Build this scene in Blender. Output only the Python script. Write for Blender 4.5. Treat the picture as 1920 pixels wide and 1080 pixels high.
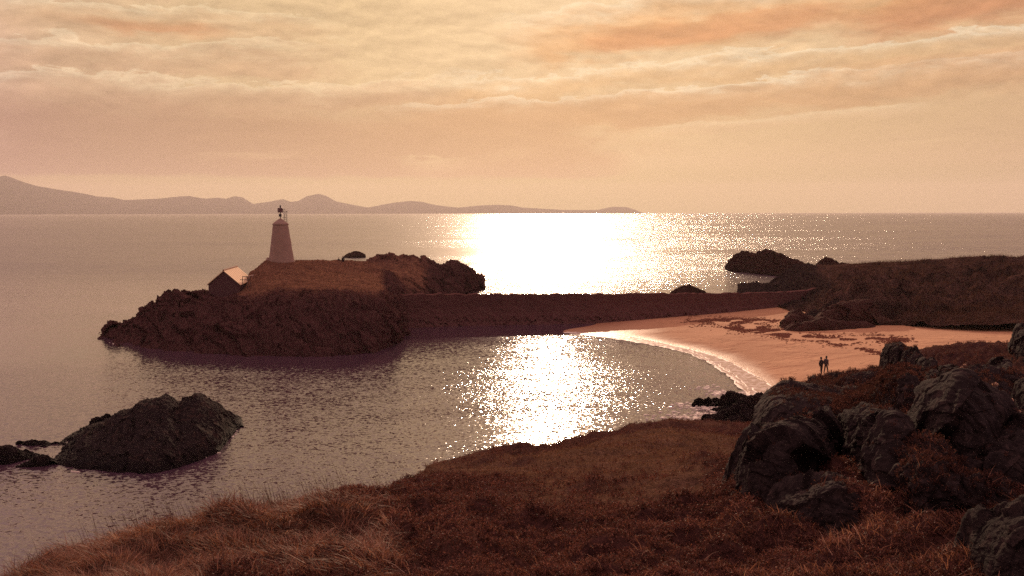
import bpy, bmesh, math, random
import numpy as np
from mathutils import Matrix, Vector, Euler
for o in list(bpy.data.objects): bpy.data.objects.remove(o)
scene = bpy.context.scene
R = math.radians
# ------------------------------------------------------------------ camera
FPX, W, H = 1867.0, 1920.0, 1080.0
CAMZ = 18.0
HORIZ = 398.5
PITCH = math.atan((540 - HORIZ) / FPX)
ROLL = -0.0013
cam_data = bpy.data.cameras.new('camera'); cam = bpy.data.objects.new('camera', cam_data)
scene.collection.objects.link(cam); scene.camera = cam
cam_data.sensor_width = 36; cam_data.lens = 36 * FPX / W
cam_data.clip_start = 0.3; cam_data.clip_end = 90000
cam.rotation_mode = 'XYZ'
CM = Matrix.Rotation(R(90) - PITCH, 4, 'X') @ Matrix.Rotation(ROLL, 4, 'Z')
cam.matrix_world = Matrix.Translation((0, 0, CAMZ)) @ CM
CR = np.array(CM.to_3x3())
scene.render.resolution_x = 1024; scene.render.resolution_y = 576
# ------------------------------------------------------------------ sky and sun
SUN_EL, SUN_AZ = R(16.0), R(2.0)          # azimuth east of +Y
world = bpy.data.worlds.new('World'); scene.world = world; world.use_nodes = True

class NT:
    def __init__(s, nt): s.nt = nt; s.n = nt.nodes; s.l = nt.links
    def new(s, t, **kw):
        n = s.n.new(t)
        for k, v in kw.items(): setattr(n, k, v)
        return n
    def put(s, sock, v):
        if isinstance(v, bpy.types.NodeSocket): s.l.new(v, sock)
        else:
            if isinstance(v, (tuple, list)) and len(v) == 3 and sock.type == 'RGBA': v = (*v, 1)
            sock.default_value = v
    def m(s, op, a, b=0.0, c=0.0, clamp=False):
        n = s.new('ShaderNodeMath', operation=op, use_clamp=clamp)
        s.put(n.inputs[0], a); s.put(n.inputs[1], b); s.put(n.inputs[2], c)
        return n.outputs[0]
    def vm(s, op, a, b=(0, 0, 0), sc=None):
        n = s.new('ShaderNodeVectorMath', operation=op)
        s.put(n.inputs[0], a); s.put(n.inputs[1], b)
        if sc is not None: s.put(n.inputs['Scale'], sc)
        return n.outputs[0]
    def mix(s, f, a, b, blend='MIX'):
        n = s.new('ShaderNodeMix', data_type='RGBA', blend_type=blend)
        s.put(n.inputs[0], f); s.put(n.inputs[6], a); s.put(n.inputs[7], b)
        return n.outputs[2]
    def noise(s, vec, scale, detail=4, rough=0.55, dist=0.0, out=0):
        n = s.new('ShaderNodeTexNoise')
        if vec is not None: s.put(n.inputs['Vector'], vec)
        n.inputs['Scale'].default_value = scale; n.inputs['Detail'].default_value = detail
        n.inputs['Roughness'].default_value = rough; n.inputs['Distortion'].default_value = dist
        return n.outputs[out]
    def ramp(s, v, stops, interp='LINEAR'):
        n = s.new('ShaderNodeValToRGB'); cr = n.color_ramp; cr.interpolation = interp
        while len(cr.elements) < len(stops): cr.elements.new(0.5)
        for e, (p, c) in zip(cr.elements, stops):
            e.position = p; e.color = (*c, 1) if len(c) == 3 else c
        s.put(n.inputs[0], v); return n.outputs[0]
    def rng(s, v, a, b, c=0.0, d=1.0, smooth=False):
        n = s.new('ShaderNodeMapRange'); n.interpolation_type = 'SMOOTHSTEP' if smooth else 'LINEAR'
        s.put(n.inputs[0], v)
        for i, x in enumerate((a, b, c, d)): s.put(n.inputs[i + 1], x)
        return n.outputs[0]
    def xyz(s, x, y, z):
        n = s.new('ShaderNodeCombineXYZ')
        s.put(n.inputs[0], x); s.put(n.inputs[1], y); s.put(n.inputs[2], z); return n.outputs[0]
    def sep(s, v):
        n = s.new('ShaderNodeSeparateXYZ'); s.put(n.inputs[0], v); return n.outputs

def lin(r, g, b):
    f = lambda c: (c / 255 / 12.92) if c < 10.3 else ((c / 255 + .055) / 1.055) ** 2.4
    return (f(r), f(g), f(b))

def build_world():
    t = NT(world.node_tree); t.n.clear()
    d = t.new('ShaderNodeTexCoord').outputs['Generated']
    x, y, z = t.sep(d)
    az = t.m('ARCTAN2', x, y)
    el = t.m('ARCSINE', z)
    zc = t.m('MAXIMUM', el, 0.0)
    # noise domain: clouds flatten towards the horizon
    v1 = t.xyz(az, t.m('MULTIPLY', zc, 2.6), 0.37)
    wv = t.vm('SCALE', t.vm('SUBTRACT', t.noise(v1, 7.0, 3, 0.5, out=1), (.5, .5, .5)), sc=0.06)
    vw = t.vm('ADD', v1, wv)
    A3 = t.sep(t.vm('SUBTRACT', t.noise(vw, 8.0, 9, 0.60, out=1), (.5, .5, .5)))
    B3 = t.sep(t.vm('SUBTRACT', t.noise(t.vm('MULTIPLY', vw, (.8, 1.4, 1)), 24.0, 7, 0.62, out=1), (.5, .5, .5)))
    n1 = t.noise(vw, 15.0, 9, 0.60)
    n2 = t.noise(t.vm('ADD', vw, (-.003, .016, 0)), 15.0, 9, 0.60)
    nb = t.noise(v1, 2.6, 3, 0.5)
    pxv = t.m('MULTIPLY_ADD', az, FPX, 960.0)
    pyv = t.m('MULTIPLY_ADD', el, -FPX, HORIZ)
    gx = t.m('MULTIPLY_ADD', az, 0.97, 0.5, clamp=True)
    clear = t.ramp(gx, [(0.0, lin(212, 171, 136)), (0.2, lin(221, 187, 146)), (0.35, lin(227, 194, 152)), (.55, lin(231, 201, 164)), (.8, lin(229, 193, 152)), (1.0, lin(224, 180, 133))])
    mid = t.ramp(gx, [(0.0, lin(214, 174, 138)), (0.35, lin(223, 190, 148)), (.6, lin(224, 190, 147)), (1.0, lin(206, 167, 124))])
    low = t.ramp(gx, [(0.0, lin(194, 156, 112)), (0.3, lin(199, 170, 117)), (.6, lin(200, 176, 120)), (1.0, lin(188, 158, 110))])
    c = t.mix(t.rng(pyv, 120, 230, 0, 1, True), clear, mid)
    c = t.mix(t.rng(pyv, 300, 345, 0, 1, True), c, low)
    def layer(c, p0, p1, th, win, dull, bright, na, amp=26, amp2=13, rimw=14, edge=7, st=.9, soft=.7):
        (x0, y0), (x1, y1) = p0, p1
        k = (y1 - y0) / (x1 - x0)
        d = t.m('SUBTRACT', pyv, t.m('MULTIPLY_ADD', pxv, k, y0 - k * x0))
        d = t.m('MULTIPLY_ADD', A3[na], amp * 4.2, d); d = t.m('MULTIPLY_ADD', B3[(na + 1) % 3], amp2 * 4.2, d)
        up = t.rng(d, 0, edge, 0, 1, True)
        dn = t.rng(t.m('MULTIPLY_ADD', A3[(na + 2) % 3], amp * 3.0, d), th * soft, th * 1.25, 1, 0, True)
        wx = t.m('MULTIPLY_ADD', A3[(na + 1) % 3], 420, pxv)
        w = t.m('MULTIPLY', t.rng(wx, win[0] - 90, win[0] + 60, 0, 1, True), t.rng(wx, win[1] - 60, win[1] + 90, 1, 0, True))
        m = t.m('MULTIPLY', t.m('MULTIPLY', up, dn), t.m('MULTIPLY', w, st))
        rim = t.m('EXPONENT', t.m('MULTIPLY', t.m('MAXIMUM', d, 0.0), -1.0 / rimw))
        return t.mix(m, c, t.mix(rim, dull, bright))
    BR, BW = lin(255, 228, 188), lin(255, 237, 208)
    dl = t.ramp(gx, [(0.0, lin(168, 126, 104)), (0.3, lin(187, 143, 111)), (.5, lin(200, 157, 119)), (1.0, lin(210, 166, 128))])
    c = layer(c, (0, 3), (600, -20), 34, (-900, 420), lin(205, 160, 128), lin(214, 172, 136), 2, 14, 6, 20, 20, .6)
    c = layer(c, (0, 44), (600, 40), 58, (-900, 600), lin(213, 172, 132), BR, 0, 20, 20, 15)
    c = layer(c, (180, 58), (430, 56), 30, (210, 430), lin(212, 147, 104), lin(226, 180, 130), 1, 10, 7, 9, 16, .8)
    c = layer(c, (0, 112), (560, 92), 60, (-900, 600), lin(203, 161, 126), BR, 1, 22, 18, 14)
    c = layer(c, (0, 165), (760, 152), 60, (-900, 900), lin(200, 158, 125), BR, 2, 20, 17, 14)
    # right-hand cloud streets, climbing to the right
    c = layer(c, (930, 38), (1920, -60), 92, (980, 2800), lin(218, 160, 108), BW, 1, 24, 22, 28, 12)
    c = layer(c, (1040, 58), (1560, 28), 46, (1120, 1520), lin(209, 141, 98), lin(231, 180, 128), 0, 12, 9, 9, 12, .85)
    c = layer(c, (1400, 62), (1920, 2), 64, (1560, 2800), lin(203, 133, 92), lin(228, 172, 118), 2, 14, 9, 12, 10, .9)
    c = layer(c, (800, 150), (1920, 78), 58, (820, 2800), lin(214, 170, 124), BW, 0, 20, 19, 15)
    c = layer(c, (900, 190), (1920, 120), 70, (800, 2000), lin(204, 155, 112), BW, 1, 15, 18, 12, 5)
    c = layer(c, (1500, 130), (1920, 118), 30, (1600, 2800), lin(214, 162, 120), lin(232, 192, 142), 2, 12, 9, 8, 10, .6)
    # the low dull bank with a level underside above the horizon strip
    bk = t.m('MULTIPLY', t.rng(t.m('MULTIPLY_ADD', A3[0], 150, pyv), 165, 250, 0, 1, True), t.rng(t.m('MULTIPLY_ADD', B3[1], 26, pyv), 328, 340, 1, 0, True))
    wx = t.m('MULTIPLY_ADD', A3[1], 520, pxv)
    bk = t.m('MULTIPLY', bk, t.m('MULTIPLY', t.rng(wx, 1040, 1230, 1, 0, True), .92))
    c = t.mix(bk, c, dl)
    c = layer(c, (1150, 244), (1720, 204), 20, (1180, 1660), lin(216, 176, 136), BR, 2, 7, 6, 7, 6, .75)
    c = layer(c, (730, 292), (900, 280), 46, (770, 880), lin(216, 172, 132), lin(238, 206, 158), 1, 10, 16, 34, 10, .65)
    c = layer(c, (450, 288), (520, 286), 14, (468, 510), lin(212, 166, 130), lin(230, 190, 146), 0, 5, 7, 10, 5, .6)
    c = layer(c, (-60, 268), (60, 264), 30, (-200, 36), lin(200, 156, 130), lin(232, 190, 150), 2, 6, 9, 10, 5, .7)
    c = layer(c, (1640, 274), (1760, 271), 9, (1655, 1745), lin(220, 180, 138), lin(236, 198, 150), 0, 4, 4, 6, 4, .6)
    emb = t.m('SUBTRACT', n1, n2)
    act = t.m('MULTIPLY', t.rng(pyv, 345, 250, 0, 1, True), t.rng(pyv, 250, 150, .28, 1, True))
    c = t.mix(1.0, c, t.m('MULTIPLY_ADD', t.m('MULTIPLY', emb, act), 1.25, 1.0), 'MULTIPLY')
    # beyond the photographed sky: plain broken cloud
    far = t.rng(el, 0.225, 0.40, 0.0, 1.0, True)
    side = t.rng(t.m('ABSOLUTE', az), 0.60, 0.95, 0.0, 1.0, True)
    out = t.m('MAXIMUM', far, side)
    brk = t.mix(t.rng(t.m('MULTIPLY_ADD', A3[0], .5, nb), 0.42, 0.60, 0.0, 1.0, True), (1.02, .68, .48), (.82, .51, .37))
    c = t.mix(out, c, brk)
    # glow round the sun, darker sky overhead and behind
    sd = (math.sin(SUN_AZ) * math.cos(SUN_EL), math.cos(SUN_AZ) * math.cos(SUN_EL), math.sin(SUN_EL))
    nd = t.new('ShaderNodeVectorMath', operation='DOT_PRODUCT'); t.put(nd.inputs[0], d); nd.inputs[1].default_value = sd
    cs = nd.outputs['Value']
    ang = t.m('ARCCOSINE', t.m('MINIMUM', cs, 0.99999))
    fall = t.ramp(t.m('MULTIPLY', ang, 1 / math.pi), [(0.0, (.94, .95, .90)), (0.05, (.92, .935, .88)), (.11, (.92, .94, .89)), (.15, (.94, .955, .96)), (.19, (1.03, .98, 1.22)), (.30, (1.12, .98, 1.66)), (.5, (.62, .58, .94)), (1.0, (.44, .42, .66))])
    c = t.mix(1.0, c, fall, 'MULTIPLY')
    sky = t.new('ShaderNodeTexSky', sky_type='NISHITA'); sky.sun_disc = False
    sky.sun_elevation = SUN_EL; sky.sun_rotation = SUN_AZ; sky.dust_density = 3.0
    sk = t.mix(1.0, sky.outputs[0], (1.0, .72, .46), 'MULTIPLY')
    c10 = t.mix(1.0, c, (10, 10, 10), 'MULTIPLY')
    c = t.mix(0.975, sk, c10)
    bg = t.new('ShaderNodeBackground'); t.put(bg.inputs[0], c); bg.inputs[1].default_value = 0.1
    o = t.new('ShaderNodeOutputWorld'); t.l.new(bg.outputs[0], o.inputs[0])
build_world()
sun_d = bpy.data.lights.new('sun', 'SUN'); sun_d.energy = 2.7; sun_d.angle = R(0.55); sun_d.color = (1.0, 0.69, 0.46)
sun = bpy.data.objects.new('sun', sun_d); scene.collection.objects.link(sun)
sun.rotation_euler = (R(90) - SUN_EL, 0, math.pi - SUN_AZ)
sun.location = (0, 0, 60)
vs = scene.view_settings; vs.view_transform = 'Standard'; vs.look = 'None'; vs.exposure = 0.0; vs.gamma = 1.0
scene.cycles.use_denoising = False; scene.cycles.sample_clamp_indirect = 1.5; scene.cycles.max_bounces = 5; scene.cycles.diffuse_bounces = 2; scene.cycles.glossy_bounces = 3
scene.cycles.transmission_bounces = 2; scene.cycles.volume_bounces = 1; scene.cycles.transparent_max_bounces = 6
scene.cycles.caustics_reflective = False; scene.cycles.caustics_refractive = False

# ------------------------------------------------------------------ helpers
rs_ = np.random.RandomState(7); random.seed(7)
def ray(px, py):
    px = np.asarray(px, float); py = np.asarray(py, float)
    v = np.stack([(px - W / 2) / FPX, (H / 2 - py) / FPX, -np.ones_like(px * py)], -1)
    return v @ CR.T
def P(px, py, Y):                       # point seen at pixel (px,py) at distance Y along +Y
    r = ray(px, py); k = np.asarray(Y, float) / r[..., 1]
    p = r * k[..., None]; p[..., 2] += CAMZ; return p
def G(px, py, z=0.0):                   # point seen at pixel on the level z
    r = ray(px, py); k = (z - CAMZ) / r[..., 2]
    p = r * k[..., None]; p[..., 2] += CAMZ; return p
def pix(p):                             # world -> pixel
    q = (p - np.array([0, 0, CAMZ])) @ CR
    return W / 2 + FPX * q[..., 0] / -q[..., 2], H / 2 - FPX * q[..., 1] / -q[..., 2]

GR = np.random.RandomState(3).normal(size=(256, 3)); GR /= np.linalg.norm(GR, axis=1)[:, None]
PM = np.random.RandomState(4).permutation(256)
def _h(i, j, k): return PM[(PM[(PM[i & 255] + j) & 255] + k) & 255]
def perlin(p):
    p = np.asarray(p, float); i = np.floor(p).astype(int); f = p - i
    u = f * f * f * (f * (f * 6 - 15) + 10); r = 0
    for a in (0, 1):
        for b in (0, 1):
            for c in (0, 1):
                g = GR[_h(i[..., 0] + a, i[..., 1] + b, i[..., 2] + c)]
                dd = f - np.array([a, b, c])
                w = (u[..., 0] if a else 1 - u[..., 0]) * (u[..., 1] if b else 1 - u[..., 1]) * (u[..., 2] if c else 1 - u[..., 2])
                r = r + w * (g * dd).sum(-1)
    return r * 1.5
def fbm(p, oct=4, lac=2.03, gain=.5, ridged=False):
    a, s, r = 1.0, 0, 0; q = np.array(p, float)
    for _ in range(oct):
        n = perlin(q)
        if ridged: n = 1 - 2 * np.abs(n)
        r = r + a * n; s += a; a *= gain; q = q * lac + 13.7
    return r / s
def facet(p):                           # blocky planes, one per cell: fractured rock
    p = np.asarray(p, float); i = np.floor(p).astype(int); best = np.full(p.shape[:-1], 9.0); val = np.zeros(p.shape[:-1])
    for a in (-1, 0, 1):
        for b in (-1, 0, 1):
            for c in (-1, 0, 1):
                h = _h(i[..., 0] + a, i[..., 1] + b, i[..., 2] + c)
                g = GR[h]; ctr = i + np.array([a, b, c]) + .5 + .45 * GR[(h + 77) & 255]
                dd = p - ctr; d2 = (dd * dd).sum(-1); m = d2 < best
                best = np.where(m, d2, best); val = np.where(m, (dd * g).sum(-1) + (h / 255. - .5) * .6, val)
    return val
def crag(p, s, seed=0):
    q = np.asarray(p) @ np.array([[.76, .0, .64], [.05, 1., .12], [-.64, 0., .76]]) + seed
    q = q + .25 * s * np.stack([perlin(q / s), perlin(q / s + 9.2), perlin(q / s + 4.7)], -1)
    an = np.array([.62, .7, 1.9])
    return (facet(q / s * an) + .5 * facet(q / s * an * 2.3 + 5) + .25 * facet(q / s * an * 5.1 + 1) + .35 * fbm(q / s * 1.3, 3, ridged=True)) * s * .42

def link(o, parent=None):
    scene.collection.objects.link(o)
    if parent is not None: o.parent = parent
    return o
def mesh_np(name, V, F, mat, parent=None, smooth=False, attrs=None):
    V = np.ascontiguousarray(V, np.float32).reshape(-1, 3)
    me = bpy.data.meshes.new(name)
    Fs = F if isinstance(F, list) else [F]
    nl = sum(f.size for f in Fs); nf = sum(len(f) for f in Fs)
    me.vertices.add(len(V)); me.vertices.foreach_set('co', V.ravel())
    me.loops.add(nl); me.loops.foreach_set('vertex_index', np.concatenate([f.ravel() for f in Fs]).astype(np.int32))
    me.polygons.add(nf)
    tot = np.concatenate([np.full(len(f), f.shape[1]) for f in Fs]); st = np.concatenate([[0], np.cumsum(tot)[:-1]])
    me.polygons.foreach_set('loop_start', st.astype(np.int32))
    me.polygons.foreach_set('use_smooth', np.full(nf, smooth))
    me.update(calc_edges=True); me.validate()
    for k, a in (attrs or {}).items():
        at = me.attributes.new(k, 'FLOAT', 'POINT'); at.data.foreach_set('value', np.ascontiguousarray(a, np.float32).ravel())
    if mat is not None: me.materials.append(mat)
    return link(bpy.data.objects.new(name, me), parent)
def tag(o, label=None, cat=None, group=None, kind=None):
    if label: o['label'] = label
    if cat: o['category'] = cat
    if group: o['group'] = group
    if kind: o['kind'] = kind
    return o
def empty(name, loc, rz=0):
    o = bpy.data.objects.new(name, None); o.location = loc; o.rotation_euler = (0, 0, rz); o.empty_display_size = .3
    return link(o)
def grid_faces(nv, nu, flip=False):
    i = np.arange(nv * nu).reshape(nv, nu)
    f = np.stack([i[:-1, :-1], i[:-1, 1:], i[1:, 1:], i[1:, :-1]], -1).reshape(-1, 4)
    return f[:, ::-1] if flip else f

# rows of a lofted terrain sheet
def row(pts, n, kind='i'):
    a = np.array(pts, float); q = np.linspace(a[0, 0], a[-1, 0], n)
    c = [np.interp(q, a[:, 0], a[:, k]) for k in range(1, a.shape[1])]
    if kind == 'i': return P(q, c[0], c[1])                 # (px, py, Y)
    if kind == 'z':                                          # (px, z, Y)
        p = P(q, np.full(n, 500.), c[1]); p[:, 2] = c[0]; return p
    if kind == 'g':                                          # (px, py) on the water level, slightly under
        p = G(q, c[0], 0.0); p[:, 2] = -0.7; return p
    if kind == 'w': return np.stack(c, -1)                   # (t, X, Y, Z)
def loft(rows, segs, rough=None):
    Rw = [rows[0]] + rows + [rows[-1]]; out = []; ro = []
    rough = rough or [1] * len(rows)
    for k in range(len(rows) - 1):
        p0, p1, p2, p3 = Rw[k], Rw[k + 1], Rw[k + 2], Rw[k + 3]
        last = k == len(rows) - 2
        for j in range(segs[k] + (1 if last else 0)):
            t = j / segs[k]
            # centripetal-ish: limit overshoot by scaling tangents
            d = p2 - p1
            m1 = .5 * (p2 - p0); m2 = .5 * (p3 - p1)
            L = np.linalg.norm(d, axis=-1, keepdims=True)
            for_m = lambda m: m * np.minimum(1, 1.3 * L / (np.linalg.norm(m, axis=-1, keepdims=True) + 1e-6))
            m1 = for_m(m1); m2 = for_m(m2)
            t2, t3 = t * t, t * t * t
            out.append((2 * t3 - 3 * t2 + 1) * p1 + (t3 - 2 * t2 + t) * m1 + (-2 * t3 + 3 * t2) * p2 + (t3 - t2) * m2)
            ra, rb = np.asarray(rough[k], float), np.asarray(rough[k + 1], float)
            ro.append((ra * (1 - t) + rb * t) * np.ones(len(p1)))
    return np.array(out), np.array(ro)
def gnormal(A):
    du = np.gradient(A, axis=1); dv = np.gradient(A, axis=0)
    n = np.cross(du, dv); n /= np.linalg.norm(n, axis=-1, keepdims=True) + 1e-9
    return np.where(n[..., 2:] < 0, -n, n)
def sm(x, a, b):
    t = np.clip((x - a) / (b - a), 0, 1); return t * t * (3 - 2 * t)

# ------------------------------------------------------------------ materials
def mat(name):
    m = bpy.data.materials.new(name); m.use_nodes = True; t = NT(m.node_tree); t.n.clear()
    o = t.new('ShaderNodeOutputMaterial'); return m, t, o
def principled(t, o, col, rough=.9, spec=.3, normal=None, **kw):
    b = t.new('ShaderNodeBsdfPrincipled')
    t.put(b.inputs['Base Color'], col); t.put(b.inputs['Roughness'], rough); t.put(b.inputs['Specular IOR Level'], spec)
    if normal is not None: t.l.new(normal, b.inputs['Normal'])
    for k, v in kw.items(): t.put(b.inputs[k], v)
    t.l.new(b.outputs[0], o.inputs[0]); return b
def bump(t, h, dist, strength=1.0, n=None):
    b = t.new('ShaderNodeBump'); b.inputs['Strength'].default_value = strength; b.inputs['Distance'].default_value = dist
    t.put(b.inputs['Height'], h)
    if n is not None: t.l.new(n, b.inputs['Normal'])
    return b.outputs[0]
def simple(name, col, rough=.8, spec=.3, var=.25, scale=6, metallic=0.0, bd=0.0):
    m, t, o = mat(name); oc = t.new('ShaderNodeTexCoord').outputs['Object']
    n = t.noise(oc, scale, 5, .6)
    c = t.mix(n, tuple(x * (1 - var) for x in col), tuple(min(1, x * (1 + var)) for x in col))
    principled(t, o, c, rough, spec, bump(t, n, bd) if bd else None, Metallic=metallic); return m

def rock_mat(name, c0, c1, lichen, ls=1.0, wet=True, bs=1.0, lam=.5):
    m, t, o = mat(name); oc = t.new('ShaderNodeNewGeometry').outputs['Position']
    n = t.noise(oc, .9 / ls, 8, .65); n2 = t.noise(oc, 5 / ls, 6, .7); n3 = t.noise(oc, 2.2 / ls, 4, .6, .6)
    c = t.ramp(n, [(.3, c0), (.62, c1)])
    c = t.mix(t.rng(n2, .35, .7, 0, .6), c, tuple(x * .55 for x in c0))
    c = t.mix(t.m('MULTIPLY', t.rng(n3, .54, .64, 0, 1, True), lam), c, lichen)
    z = t.sep(oc)[2]
    rough = .85
    if wet:
        wl = t.rng(t.m('MULTIPLY_ADD', n, .9, t.m('MULTIPLY', z, .6)), .65, 1.0, 1, 0, True)
        c = t.mix(t.m('MULTIPLY', wl, .6), c, tuple(x * .35 for x in c0)); rough = t.rng(wl, 0, 1, .88, .7)
    vor = t.new('ShaderNodeTexVoronoi', feature='DISTANCE_TO_EDGE'); t.put(vor.inputs['Vector'], t.vm('ADD', oc, t.vm('SCALE', t.noise(oc, 2 / ls, 3, out=1), sc=.8 * ls))); vor.inputs['Scale'].default_value = 1.1 / ls
    cr = t.rng(vor.outputs['Distance'], 0, .09, 0, 1)
    hgt = t.m('ADD', t.m('MULTIPLY', n2, .7), t.m('ADD', t.m('MULTIPLY', n, 1.0), t.m('MULTIPLY', cr, .25)))
    nm = bump(t, t.m('MULTIPLY_ADD', t.noise(oc, 16 / ls, 5, .75), .35, hgt), .12 * ls * bs, 1.0)
    principled(t, o, c, rough, .04, nm); return m
M = {}
M['rock_sea'] = rock_mat('sea_rock', (.020, .0145, .013), (.040, .027, .023), (.085, .050, .036), 1.2)
M['rock_far'] = rock_mat('far_rock', (.050, .023, .018), (.090, .042, .030), (.12, .062, .040), 2.2)
M['rock_near'] = rock_mat('near_rock', (.023, .0165, .0145), (.048, .033, .028), (.085, .056, .045), .35, False, 1.0)

def land_mat(name, grass0, grass1, rockA, rockB, s=1.0, heather=None, bd=.12):
    m, t, o = mat(name); g = t.new('ShaderNodeNewGeometry'); oc = g.outputs['Position']
    at = t.new('ShaderNodeAttribute', attribute_name='rock').outputs['Fac']
    n = t.noise(oc, .30 / s, 8, .68); n2 = t.noise(oc, 3.2 / s, 6, .7); n3 = t.noise(t.vm('MULTIPLY', oc, (1, 1, 3)), 9 / s, 5, .7)
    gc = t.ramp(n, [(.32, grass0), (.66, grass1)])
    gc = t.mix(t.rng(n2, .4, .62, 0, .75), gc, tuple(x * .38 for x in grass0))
    if heather:
        h = t.new('ShaderNodeAttribute', attribute_name='heather').outputs['Fac']
        gc = t.mix(h, gc, t.ramp(n2, [(.35, heather[0]), (.65, heather[1])]))
    rc = t.ramp(t.noise(oc, 1.6 / s, 8, .65), [(.33, rockA), (.66, rockB)])
    k = t.rng(t.m('ADD', at, t.m('MULTIPLY', t.m('SUBTRACT', n2, .5), .8)), .35, .65, 0, 1, True)
    c = t.mix(k, gc, rc)
    hgt = t.m('ADD', t.m('MULTIPLY', n2, 1.0), t.m('MULTIPLY', n3, .5))
    principled(t, o, c, 1.0, 0.0, bump(t, hgt, bd * s, 1.0)); return m
M['island'] = land_mat('island_ground', (.22, .105, .062), (.38, .19, .105), (.072, .034, .029), (.115, .055, .045), 1.0, None, .35)
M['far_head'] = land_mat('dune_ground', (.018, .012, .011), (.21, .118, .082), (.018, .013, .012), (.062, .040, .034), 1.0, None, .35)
M['headland'] = land_mat('headland_ground', (.11, .062, .038), (.24, .135, .080), (.030, .022, .020), (.060, .042, .036), .28, ((.045, .021, .017), (.13, .058, .041)), .25)
M['mountain'] = land_mat('mountain_ground', (.045, .035, .03), (.08, .06, .05), (.05, .04, .035), (.08, .06, .05), 600, None, .1)

def sand_mat():
    m, t, o = mat('sand'); oc = t.new('ShaderNodeNewGeometry').outputs['Position']
    n = t.noise(oc, .12, 6, .6); n2 = t.noise(oc, 2.2, 6, .75); n3 = t.noise(t.vm('MULTIPLY', oc, (.5, .25, 1)), 1.0, 5, .7)
    c = t.ramp(n, [(.3, (.43, .225, .100)), (.7, (.53, .28, .130))])
    wet = t.new('ShaderNodeAttribute', attribute_name='wet').outputs['Fac']
    c = t.mix(t.m('MULTIPLY', wet, .55), c, (.30, .13, .065))
    c = t.mix(t.rng(n2, .56, .70, 0, .35, True), c, (.24, .11, .06))
    rg = t.rng(wet, 0, 1, .95, .45)
    # footprints and wind ripples
    v = t.new('ShaderNodeTexVoronoi'); t.put(v.inputs['Vector'], t.vm('MULTIPLY', oc, (1, .7, 1))); v.inputs['Scale'].default_value = 1.3
    foot = t.rng(v.outputs['Distance'], .08, .26, 0, 1, True)
    msk = t.rng(t.noise(oc, .09, 4, .6), .44, .58, .12, 1, True)
    msk = t.m('MULTIPLY', msk, t.rng(wet, 0, .6, 1, 0))
    hgt = t.m('ADD', t.m('MULTIPLY', t.m('MULTIPLY', foot, msk), .8), t.m('ADD', t.m('MULTIPLY', n3, .5), t.m('MULTIPLY', n2, .25)))
    principled(t, o, c, rg, .25, bump(t, hgt, .30, 1.0)); return m
M['sand'] = sand_mat()

def water_mat(name='sea_water', k=1.0, base=(.072, .038, .050), foam=False):
    m, t, o = mat(name); g = t.new('ShaderNodeNewGeometry'); oc = g.outputs['Position']
    x, y, _ = t.sep(oc)
    far = t.rng(y, 175, 330, 0, 1, True)
    near = t.rng(y, 60, 130, 1, 0, True)
    def slope(vec, sc, det=2, r=.5):
        return t.vm('SUBTRACT', t.noise(vec, sc, det, r, out=1), (.5, .5, .5))
    s1 = slope(t.vm('MULTIPLY', oc, (1.0, 1.25, 1)), 4.4, 2, .6)          # ripples
    s2 = slope(t.vm('MULTIPLY', oc, (.9, 1.2, 1)), 2.9, 2, .6)       # wavelets
    s3 = slope(t.vm('MULTIPLY', oc, (.5, 1.0, 1)), .22, 3, .6)      # swell
    patch = t.noise(t.vm('MULTIPLY', oc, (.25, 1, 1)), .012, 5, .6, .4)
    patch2 = t.noise(t.vm('MULTIPLY', oc, (.12, 1, 1)), .0022, 5, .6, .3)
    wind = t.m('MULTIPLY', t.rng(patch, .34, .64, .35, 1.45), t.rng(patch2, .36, .6, .7, 1.15))
    lee = t.rng(x, -22, 2, .22, .62, True)
    calm = t.m('MULTIPLY', t.rng(y, 98, 126, 1.12, lee, True), t.rng(y, 150, 182, 1, 2.2, True))   # lee of the island
    amp = t.m('MULTIPLY', wind, t.m('MULTIPLY', calm, .62 * k))
    s1b = slope(t.vm('MULTIPLY', t.vm('ADD', oc, (31, 17, 5)), (1.0, 1.1, 1)), 9.0, 1, .5)
    gust = t.m('MULTIPLY', t.rng(t.noise(t.vm('MULTIPLY', oc, (.6, 1, 1)), .42, 4, .7), .30, .70, .35, 1.75), t.rng(t.noise(t.vm('MULTIPLY', oc, (.4, 1, 1)), .07, 3, .6), .32, .68, .65, 1.4))
    s1 = t.vm('SCALE', t.vm('ADD', s1, t.vm('SCALE', s1b, sc=.8)), sc=gust)
    sl = t.vm('ADD', t.vm('SCALE', s1, sc=t.m('MULTIPLY', amp, t.m('MULTIPLY_ADD', far, 1.2, .50))), t.vm('ADD', t.vm('SCALE', s2, sc=t.m('MULTIPLY', amp, t.m('MULTIPLY_ADD', far, 1.7, 1.30))), t.vm('SCALE', s3, sc=t.m('MULTIPLY', amp, t.m('MULTIPLY_ADD', far, .75, .30)))))
    sx, sy, _ = t.sep(sl)
    nrm = t.vm('NORMALIZE', t.xyz(sx, sy, 1.0))
    rough = t.m('MULTIPLY_ADD', far, .15, .085)
    b = principled(t, o, base, rough, .5, nrm, IOR=1.50)
    return m
M['water'] = water_mat()
M['foam'] = simple('foam', (.86, .76, .55), .6, .4, .1, 3)
M['white_wash'] = simple('weathered_whitewash', (.36, .245, .172), .95, .05, .28, 1.3, bd=.03)
M['dark_metal'] = simple('dark_metal', (.05, .04, .04), .5, .4, .3, 3)
M['lamp_metal'] = simple('painted_lantern', (.14, .07, .06), .5, .4, .2, 3)
M['stone_dark'] = simple('dark_masonry', (.115, .054, .045), 1.0, .0, .30, .8, bd=.1)
M['gable'] = simple('rendered_gable', (.125, .066, .060), 1.0, .0, .2, .9, bd=.03)
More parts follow.
